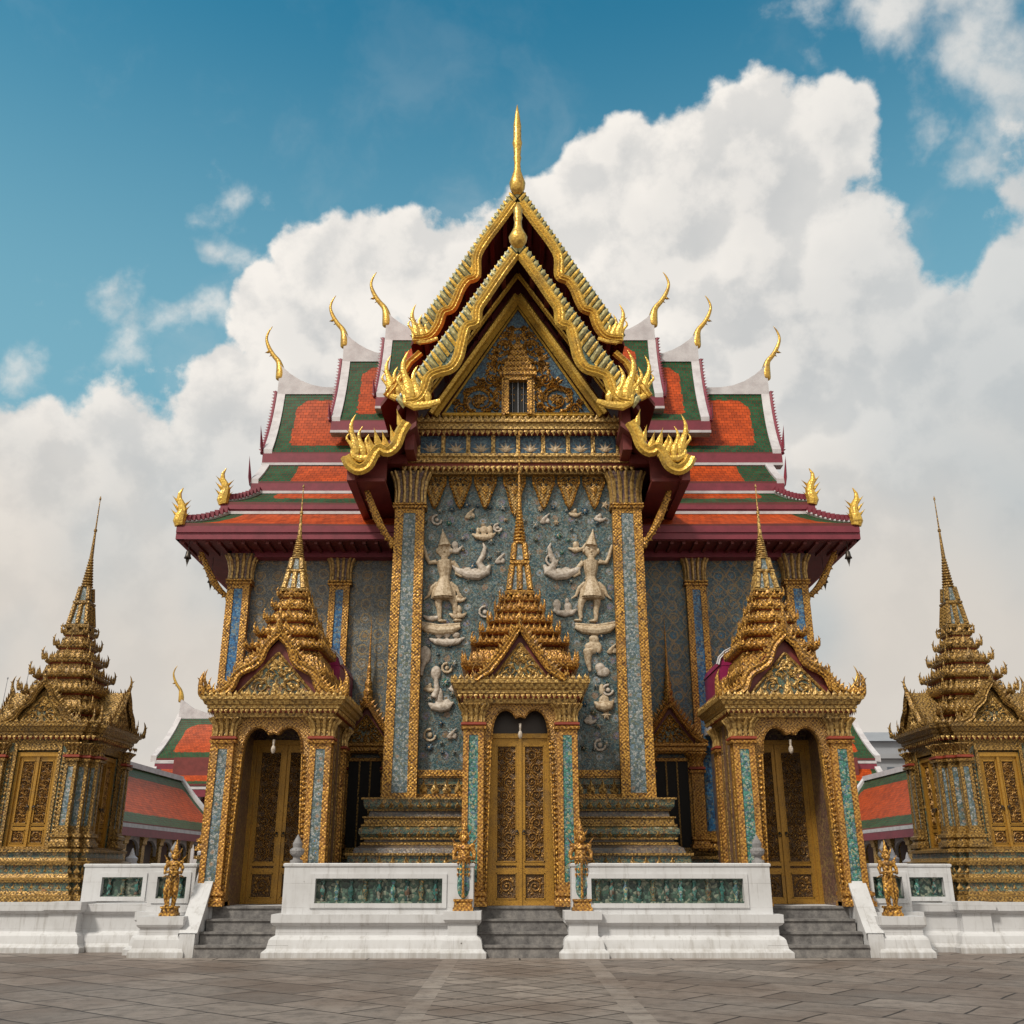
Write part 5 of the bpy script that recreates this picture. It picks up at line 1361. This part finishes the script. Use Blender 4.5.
rel(swan(560, 1), 'swan_relief', 'pearl', .02); rel(swan(474, -1, 0), 'swan_relief', 'pearl', .02)
def boat(X, Y_, w_, k=1.0, blobs=()):
    r = [('t', [(X-w_, Y_-3*k, 1), (X-w_*.6, Y_, 2.8*k), (X, Y_+1, 3.6*k), (X+w_*.6, Y_, 2.8*k), (X+w_, Y_-4*k, .8)])]
    for dx, dy, a, c in blobs: r.append(('e', X+dx, Y_+dy, a, c, .07))
    return r
rs = [boat(484, 537, 12, 1, [(0, -7, 4, 5), (-6, -6, 2, 4), (6, -7, 3, 5)]), boat(565, 613, 12, 1, [(-8, -8, 4, 6), (3, -6, 4, 5), (2, -12, 2, 3)]), boat(447, 642, 18, 1.1, [(-8, -7, 4, 3), (0, -9, 4, 5), (9, -7, 4, 3)]), boat(458, 616, 9, .8, [(0, -6, 4, 5)]), boat(432, 618, 9, .8),
      boat(441, 707, 13, 1.3, [(-2, -10, 4, 9), (-5, -18, 2.5, 4), (6, -4, 4, 4)]), boat(604, 706, 10, 1.4, [(0, -6, 5, 5), (-2, -16, 3, 6)]),
      [('e', 425, 655, 6, 9, .08), ('t', [(425, 660, 3), (422, 668, 2.4), (421, 676, 2)])], [('e', 436, 673, 5, 7, .09), ('t', [(436, 678, 2), (437, 690, 3), (434, 698, 4)])],
      [('e', 592, 648, 8, 6, .09), ('e', 594, 639, 5, 5, .08), ('t', [(588, 650, 5), (588, 662, 3), (590, 672, 1.5)]), ('e', 598, 648, 4, 6, .08)], [('e', 603, 672, 7, 5, .09), ('e', 600, 668, 5, 5, .09)], [('e', 424, 626, 4, 4, .07)],
      [('t', [(568, 548, 1), (575, 551, 2.6), (583, 549, 2), (586, 543, 1)]), ('e', 576, 545, 3.5, 4, .07)], [('t', [(463, 546, 1), (457, 552, 2.6), (449, 551, 2)]), ('e', 455, 545, 3.5, 4, .07)]]
random.seed(21)
for (mx, my) in ((437,520),(470,515),(500,560),(545,520),(575,515),(600,520),(498,528),(460,600),(485,612),(552,560),(430,690),(455,690),(452,735),(430,735),(590,722),(608,690),(612,650),(572,665),(600,745),(447,668)):
    k_ = random.choice((0, 1, 2)); q_ = random.uniform(.8, 1.2)
    if k_ == 0: r = [('t', [(mx+5*q_*cos(t*.7), my+5*q_*sin(t*.7), 1.3) for t in range(8)]), ('e', mx, my, 2.2*q_, 2.2*q_, .05)]
    elif k_ == 1: r = [('t', [(mx-5, my+3, .6), (mx-2, my, 1.8), (mx+1, my-3, 1.6), (mx+5, my-7, .5)]), ('e', mx-2, my+2, 3.2, 2.4, .06), ('e', mx+3, my+1, 2, 3, .05)]
    else: r = boat(mx, my, 6.5, .6, [(0, -4, 2, 3), (-3, -3, 1.6, 2)])
    rs.append(r)
for i, r in enumerate(rs): rel(r, 'cloud_boat_relief', 'pearl' if i % 3 else 'pearl_gold', .022)
# scattered enamel rosettes
random.seed(11)
placed = []
for i in range(900):
    px, py = random.uniform(424, 607), random.uniform(505, 755)
    if 455 < px < 582 and py > 600+abs(518-px)*.9-60 and py > 560: continue
    if 420 < px < 462 and 525 < py < 630 or 572 < px < 612 and 525 < py < 635: continue
    r = random.choice((3.0, 4.0, 5.4)) 
    if any((px-a)**2+(py-c)**2 < (r+q+2.2)**2 for a, c, q in placed): continue
    placed.append((px, py, r)); x, z = at(px, py, YW); k = 25/985; r2 = r*k
    b = MB(); m_ = random.choice(('strip', 'strip', 'pearl_gold', 'panel_blue', 'strip_green', 'base')); n = random.choice((5, 6, 8))
    for j in range(n):
        a = 2*pi*j/n; b.flame((x, YW-.02, z), (-sin(a), 0, cos(a)), (cos(a), 0, sin(a)), r2, r2*.62, .025)
    b.m = 1; b.ell((x, YW-.02, z), (r2*.25, .035, r2*.25), 6, 4)
    b.build('enamel_rosette', [m_, 'pearl_gold'], hall)
    if len(placed) >= 98: break
# ------------------------------------------------------------------ guardian statues
def guardian(cx, cy, z0, H, label, lower, s=1):
    t = thing('guardian_statue', label, 'statue', (cx, cy, z0))
    k = H/1.72
    def P(x, y, z): return (cx+x*k, cy+y*k, z0+z*k)
    p = MB(); p.mould(cx, cy, .17*k, .15*k, [(z0, .03*k), (z0+.06*k, .03*k), (z0+.08*k, 0), (z0+.16*k, -.01*k), (z0+.18*k, .02*k), (z0+.22*k, .02*k)])
    p.rectrow(cx, cy, .17*k, .15*k, z0+.05*k, .07*k, .12*k, .06*k, .015)
    p.build('statue_base', 'gold_orange' if lower else 'gold', t)
    b = MB()
    e = lambda x, y, z, a, c, d: b.ell(P(x, y, z), (a*k, c*k, d*k), 12, 8)
    if lower:
        b.lathe(cx, cy, [(z0+.2*k, .10*k), (z0+.30*k, .13*k), (z0+.5*k, .125*k), (z0+.7*k, .13*k), (z0+.86*k, .15*k), (z0+.92*k, .13*k)], 14)
        b.tube([P(-.06, -.02, .22), P(-.07, -.09, .45), P(-.05, -.06, .8)], [.07*k, .06*k, .07*k], 8)
        b.tube([P(.06, -.02, .22), P(.07, -.09, .45), P(.05, -.06, .8)], [.07*k, .06*k, .07*k], 8)
        fuse(b, .016, 'mosaic_robe', 'strip_green', t); b = MB()
    else:
        for sx in (-1, 1):
            b.tube([P(sx*.07, -.02, .2), P(sx*.10, -.07, .42), P(sx*.11, -.09, .56), P(sx*.06, -.02, .86)], [.05*k, .065*k, .075*k, .10*k], 9)
            e(sx*.08, -.08, .22, .05, .10, .04)
        e(0, 0, .80, .16, .12, .13); b.tube([P(0, -.12, .82), P(0, -.14, .6), P(0, -.11, .38)], [.05*k, .045*k, .02*k], 7)
    e(0, 0, .93, .135, .10, .10); e(0, -.01, 1.08, .125, .09, .13); e(0, -.015, 1.20, .15, .09, .07)
    e(0, 0, .90, .155, .12, .03); e(0, -.01, 1.17, .12, .11, .025)
    b.tube([P(0, 0, 1.2), P(0, -.01, 1.32)], [.06*k, .055*k], 8)
    e(0, -.03, 1.36, .085, .095, .10); e(0, -.12, 1.34, .02, .03, .025); e(0, -.10, 1.31, .04, .03, .015)
    for sx in (-1, 1):
        e(sx*.035, -.115, 1.375, .018, .014, .012); e(sx*.09, -.01, 1.36, .02, .03, .045)
        b.tube([P(sx*.14, -.01, 1.21), P(sx*.21, -.02, 1.08), P(sx*.20, -.06, .97), P(sx*.10, -.16, 1.0), P(sx*.03, -.19, .99)], [.055*k, .048*k, .042*k, .036*k, .032*k], 8)
        e(sx*.17, 0, 1.23, .06, .07, .045)
        e(sx*.03, -.20, .99, .04, .035, .045)
        for f in range(4): b.tube([P(sx*.05, -.19, 1.02-.022*f), P(sx*.03, -.232, 1.02-.022*f), P(-sx*.002, -.226, 1.02-.022*f)], [.012*k, .012*k, .010*k], 5)
    b.tube([P(0, -.20, 1.08), P(0, -.20, .5), P(0, -.18, .24)], [.03*k, .026*k, .035*k], 7)
    for q, r in ((1.42, .10), (1.48, .082), (1.54, .062), (1.59, .045)): e(0, -.01, q, r, r, .03)
    b.tube([P(0, -.01, 1.45), P(0, -.01, 1.6), P(0, 0, 1.76)], [.07*k, .035*k, .006*k], 8)
    fuse(b, .011*k*1.2, 'figure', 'gold_orange' if lower else 'gold', t)
    o = MB()
    for sx in (-1, 1):
        o.flame(P(sx*.17, 0, 1.25), (0, 1, 0), (sx*.7, 0, .9), .16*k, .08*k, .02); o.flame(P(sx*.14, 0, .92), (0, 1, 0), (sx*.9, 0, -.3), .16*k, .10*k, .02)
        o.flame(P(sx*.09, -.02, 1.42), (0, 1, 0), (sx*.5, 0, 1), .13*k, .06*k, .02)
    for z_ in (.92, .80, .70): o.row(P(-.14, -.13, z_), P(.14, -.13, z_), .05*k, .09*k, .05*k, .015, (0, 0, -1))
    o.row(P(-.09, -.10, 1.43), P(.09, -.10, 1.43), .04*k, .09*k, .04*k, .012)
    o.build('regalia', 'gold_orange' if lower else 'gold', t)
    return t
guardian(-1.13, BW+.10, .84, 1.72, 'gilded guardian with mosaic robe on pedestal left of the central steps', True)
guardian(1.23, BW+.10, .84, 1.72, 'gilded guardian with mosaic robe on pedestal right of the central steps', True)
guardian(cl+.06, 21.22, .74, 1.42, 'all-gold guardian standing on white pedestal beside the left porch steps', False)
guardian(cr-.06, 21.22, .74, 1.42, 'all-gold guardian standing on white pedestal beside the right porch steps', False)
# ------------------------------------------------------------------ grey stone lotus finials
for x, y, z0, k, lab in ((-4.55, 21.28, 1.73, 1.0, 'grey stone lotus finial on the left end of the left long balustrade'), (4.85, 21.28, 1.73, 1.0, 'grey stone lotus finial on the right end of the right long balustrade'),
                         (-7.35, 22.2, 1.73, .8, 'grey stone lotus finial on the short balustrade behind the left gold guardian'), (7.75, 22.2, 1.73, .8, 'grey stone lotus finial on the short balustrade behind the right gold guardian')):
    b = MB(); b.lathe(x, y, [(z0, .13*k), (z0+.05*k, .13*k), (z0+.07*k, .08*k), (z0+.12*k, .07*k), (z0+.17*k, .13*k), (z0+.24*k, .15*k), (z0+.28*k, .12*k), (z0+.30*k, .09*k), (z0+.38*k, .10*k), (z0+.46*k, .06*k), (z0+.56*k, .005)], 16)
    for i in range(8):
        a = i*pi/4; b.flame((x+.12*k*cos(a), y+.12*k*sin(a), z0+.17*k), (-sin(a), cos(a), 0), (.2*cos(a), .2*sin(a), 1), .12*k, .09*k, .02)
    tag(b.build('lotus_finial', 'grey_stone', loc=(x, y, z0)), lab, 'stone finial', 'grey stone lotus finials')
# ------------------------------------------------------------------ background galleries
def gallery(s, label):
    t = thing('cloister_gallery', label, 'gallery', (s*16.5, 40, 0))
    xe, xr, xo = s*14.85+.4, s*17.3+.4, s*19.8+.4
    y0, y1 = 30.5, 51.5
    b = MB(); wv_ = MB()
    P = roof(b, (xr, y1, 5.85), (xr, y0, 5.85), (xe, y1, 3.3), (xe, y0, 3.3), .12, .62, 'LRTB', .0, 40, 10, .12)
    roof(b, (xr, y1, 5.85), (xr, y0, 5.85), (xo, y1, 3.3), (xo, y0, 3.3), .12, .62, 'LRTB', .0, 20, 10, .12)
    rf = b.build('roof', ['tile', 'maroon'], t)
    for yy in (y0, y1):
        for xx in (xe, xo):
            wv_.tube([(xr+(xx-xr)*i/8, yy, 5.9+(3.38-5.9)*i/8-.12*sin(pi*i/8)) for i in range(9)], .14, 6)
    wv_.box(xr-.12, xr+.12, y0, y1, 5.82, 6.05)
    x0, x1 = sorted((xe, xe-s*-.06)); wv_.box(xe-.05, xe+.05, y0, y1, 3.10, 3.24)
    wv_.build('white_ridge', 'white_trim', rf)
    b = MB(); b.box(xe-.04, xe+.04, y0, y1, 2.80, 3.10); b.build('fascia', 'purple', rf)
    b = MB(); x0, x1 = sorted((xe+s*1.7, xe+s*4.6)); b.box(x0, x1, y0+.5, y1-.5, 0, 3.3); b.build('wall', 'dark_brown', t)
    for i in range(11):
        y = y0+.6+(y1-y0-1.2)*i/10; x = xe+s*.4
        b = MB(); b.mould(x, y, .16, .16, [(0, .12), (.2, .12), (.25, .02), (2.5, 0), (2.55, .05), (2.65, .05), (2.95, .15)]); b.build('column', 'gold_pale', t)
    for i in range(10):
        y = y0+.6+(y1-y0-1.2)*(i+.5)/10; x = xe+s*.4
        b = MB(); w_ = (y1-y0-1.2)/20-.16
        pts = [(y+w_*cos(pi*k/10), 2.1+.62*abs(sin(pi*k/10))**.7) for k in range(11)]
        v = [(x-.06, a, c) for a, c in pts]+[(x-.06, a, 2.98) for a, c in pts]+[(x+.06, a, c) for a, c in pts]+[(x+.06, a, 2.98) for a, c in pts]
        n = 11; f = []
        for j in range(10): f += [(j, j+1, j+1+n, j+n), (2*n+j, 2*n+j+1, 3*n+j+1, 3*n+j), (j, j+1, 2*n+j+1, 2*n+j)]
        b.add(v, f); b.build('arch', 'white_trim', t)
    return t
gallery(-1, 'long low cloister with orange and green tiled roof receding behind the left side')
gallery(1, 'long low cloister with orange and green tiled roof receding behind the right side')
# white urn-like stone figures in front of the galleries
for x, y, k, lab in ((-14.0, 38.0, 1.0, 'pale stone urn before the left cloister, nearest the left pavilion'), (-13.2, 44.0, 1.15, 'pale stone urn before the left cloister, nearest the left porch'),
                     (13.9, 38.5, 1.0, 'pale stone urn before the right cloister, nearest the right porch'), (15.0, 40.0, .95, 'pale stone urn before the right cloister, nearest the right pavilion')):
    b = MB(); b.lathe(x, y, [(0, .35*k), (.3*k, .35*k), (.35*k, .2*k), (.8*k, .16*k), (1.0*k, .3*k), (1.4*k, .42*k), (1.75*k, .34*k), (1.85*k, .18*k), (2.0*k, .22*k), (2.1*k, .1*k), (2.35*k, .02)], 16)
    b.mould(x, y, .4*k, .4*k, [(0, 0), (.12*k, 0), (.14*k, -.06)])
    tag(b.build('stone_urn', 'white_trim', loc=(x, y, 0)), lab, 'urn', 'pale stone urns before the cloisters')
# background halls with tiered roofs
def back_hall(s, x_out, Y, label):
    t = thing('background_hall', label, 'temple', (s*(x_out-5), Y, 0)); L = 9.5
    xa = x_out; xi = x_out-L
    b = MB(); wv_ = MB(); sv = MB()
    for d in (-1, 1):
        for (zt, zb, yt, yb, x, br, sg) in ((10.3, 7.6, 0, 2.4, xa, 'LTB', .2), (7.0, 6.1, 2.4, 3.5, xa+.35, 'LB', .05)):
            P = roof(b, (s*(x-.1), Y+d*yt, zt), (s*xi, Y+d*yt, zt), (s*(x-(.0 if yt else -.35)), Y+d*yb, zb), (s*xi, Y+d*yb, zb), sg, .6 if not yt else .3, br, .4, 24, 10)
            verge(wv_, P, 0, .32, s, .14)
            x0, x1 = sorted((s*xi, s*(x+.4))); ya, yb_ = sorted((Y+d*yb, Y+d*(yb-.2))); wv_.box(x0, x1, ya-.03, yb_+.03, zb-.30, zb-.16); sv.box(x0, x1, ya-.01, yb_+.01, zb-.7, zb-.30)
    r = []
    for i in range(13):
        u = i/12; x = xi+(xa+.1-xi)*u; k = max(0, (x-(xa-2.2))/2.2); up = .8*k**2.2
        r.append([(s*x, Y-.12, 10.15), (s*x, Y-.12, 10.45+up), (s*x, Y+.12, 10.45+up), (s*x, Y+.12, 10.15)])
    wv_.loft(r)
    rf = b.build('roof', ['tile', 'soffit'], t); wv_.build('white_ridge', 'white_trim', rf); sv.build('fascia', 'purple', rf)
    chofa(s*(xa+.12), Y, 11.15, s, 1.2, parent=rf); None
    b = MB(); x0, x1 = sorted((s*(xa-.8), s*xi)); b.box(x0, x1, Y-2.8, Y+2.8, 0, 7.6); b.build('wall', 'maroon', t)
    for i in range(6):
        x = s*(xi+.5+(xa-1.2-xi)*i/5); b = MB(); b.mould(x, Y-2.9, .2, .2, [(0, .1), (.4, .1), (.5, 0), (5.2, 0), (5.4, .1), (5.7, .2)]); b.build('column', 'white_trim', t)
    return t
back_hall(-1, 20.1, 60, 'smaller temple hall with orange green roof showing behind the left porch')
back_hall(1, 20.2, 60, 'smaller temple hall with orange green roof showing behind the right porch')
# far grey building
t = thing('grey_building', 'plain pale grey storeyed building with hipped roof far behind on the right', 'building', (42, 118, 0))
b = MB(); b.box(36, 50, 112, 124, 0, 13.2); b.box(35.5, 50.5, 111.6, 124.4, 13.2, 13.7); b.box(35.8, 50.2, 111.8, 124.2, 9.3, 9.6); b.box(37.5, 48, 113, 123, 13.7, 15.2); b.build('wall', 'far_grey', t)
b = MB(); b.loft([[(37, 112.5, 15.2), (48.6, 112.5, 15.2), (48.6, 123.5, 15.2), (37, 123.5, 15.2)], [(39.5, 116, 16.6), (46, 116, 16.6), (46, 120, 16.6), (39.5, 120, 16.6)]]); b.box(38, 38.4, 113, 113.4, 15.5, 16.8); b.build('roof', 'far_grey', t)
for fl in (10.4, 6.9, 3.2):
    for i in range(9):
        b = MB(); x = 36.8+i*1.5; b.box(x, x+.8, 111.93, 112.02, fl, fl+1.9); b.build('window', 'far_glass', t)
# masts
for i, (x, y, h, ln) in enumerate(((-31.2, 60, 12.6, .25), (-30.2, 60, 13.6, .5), (-31.9, 60, 11.6, .1))):
    b = MB(); b.tube([(x, y, 0), (x+ln*.5, y, h*.6), (x+ln, y, h)], [.08, .05, .015], 6); b.ell((x+ln, y, h), (.05, .05, .08), 6, 4)
    tag(b.build('mast', 'far_grey', loc=(x, y, 0)), ('shortest', 'tallest', 'leftmost thin')[i if i != 0 else 0].replace('shortest', 'middle')+' grey mast beyond the left pavilion', 'mast')
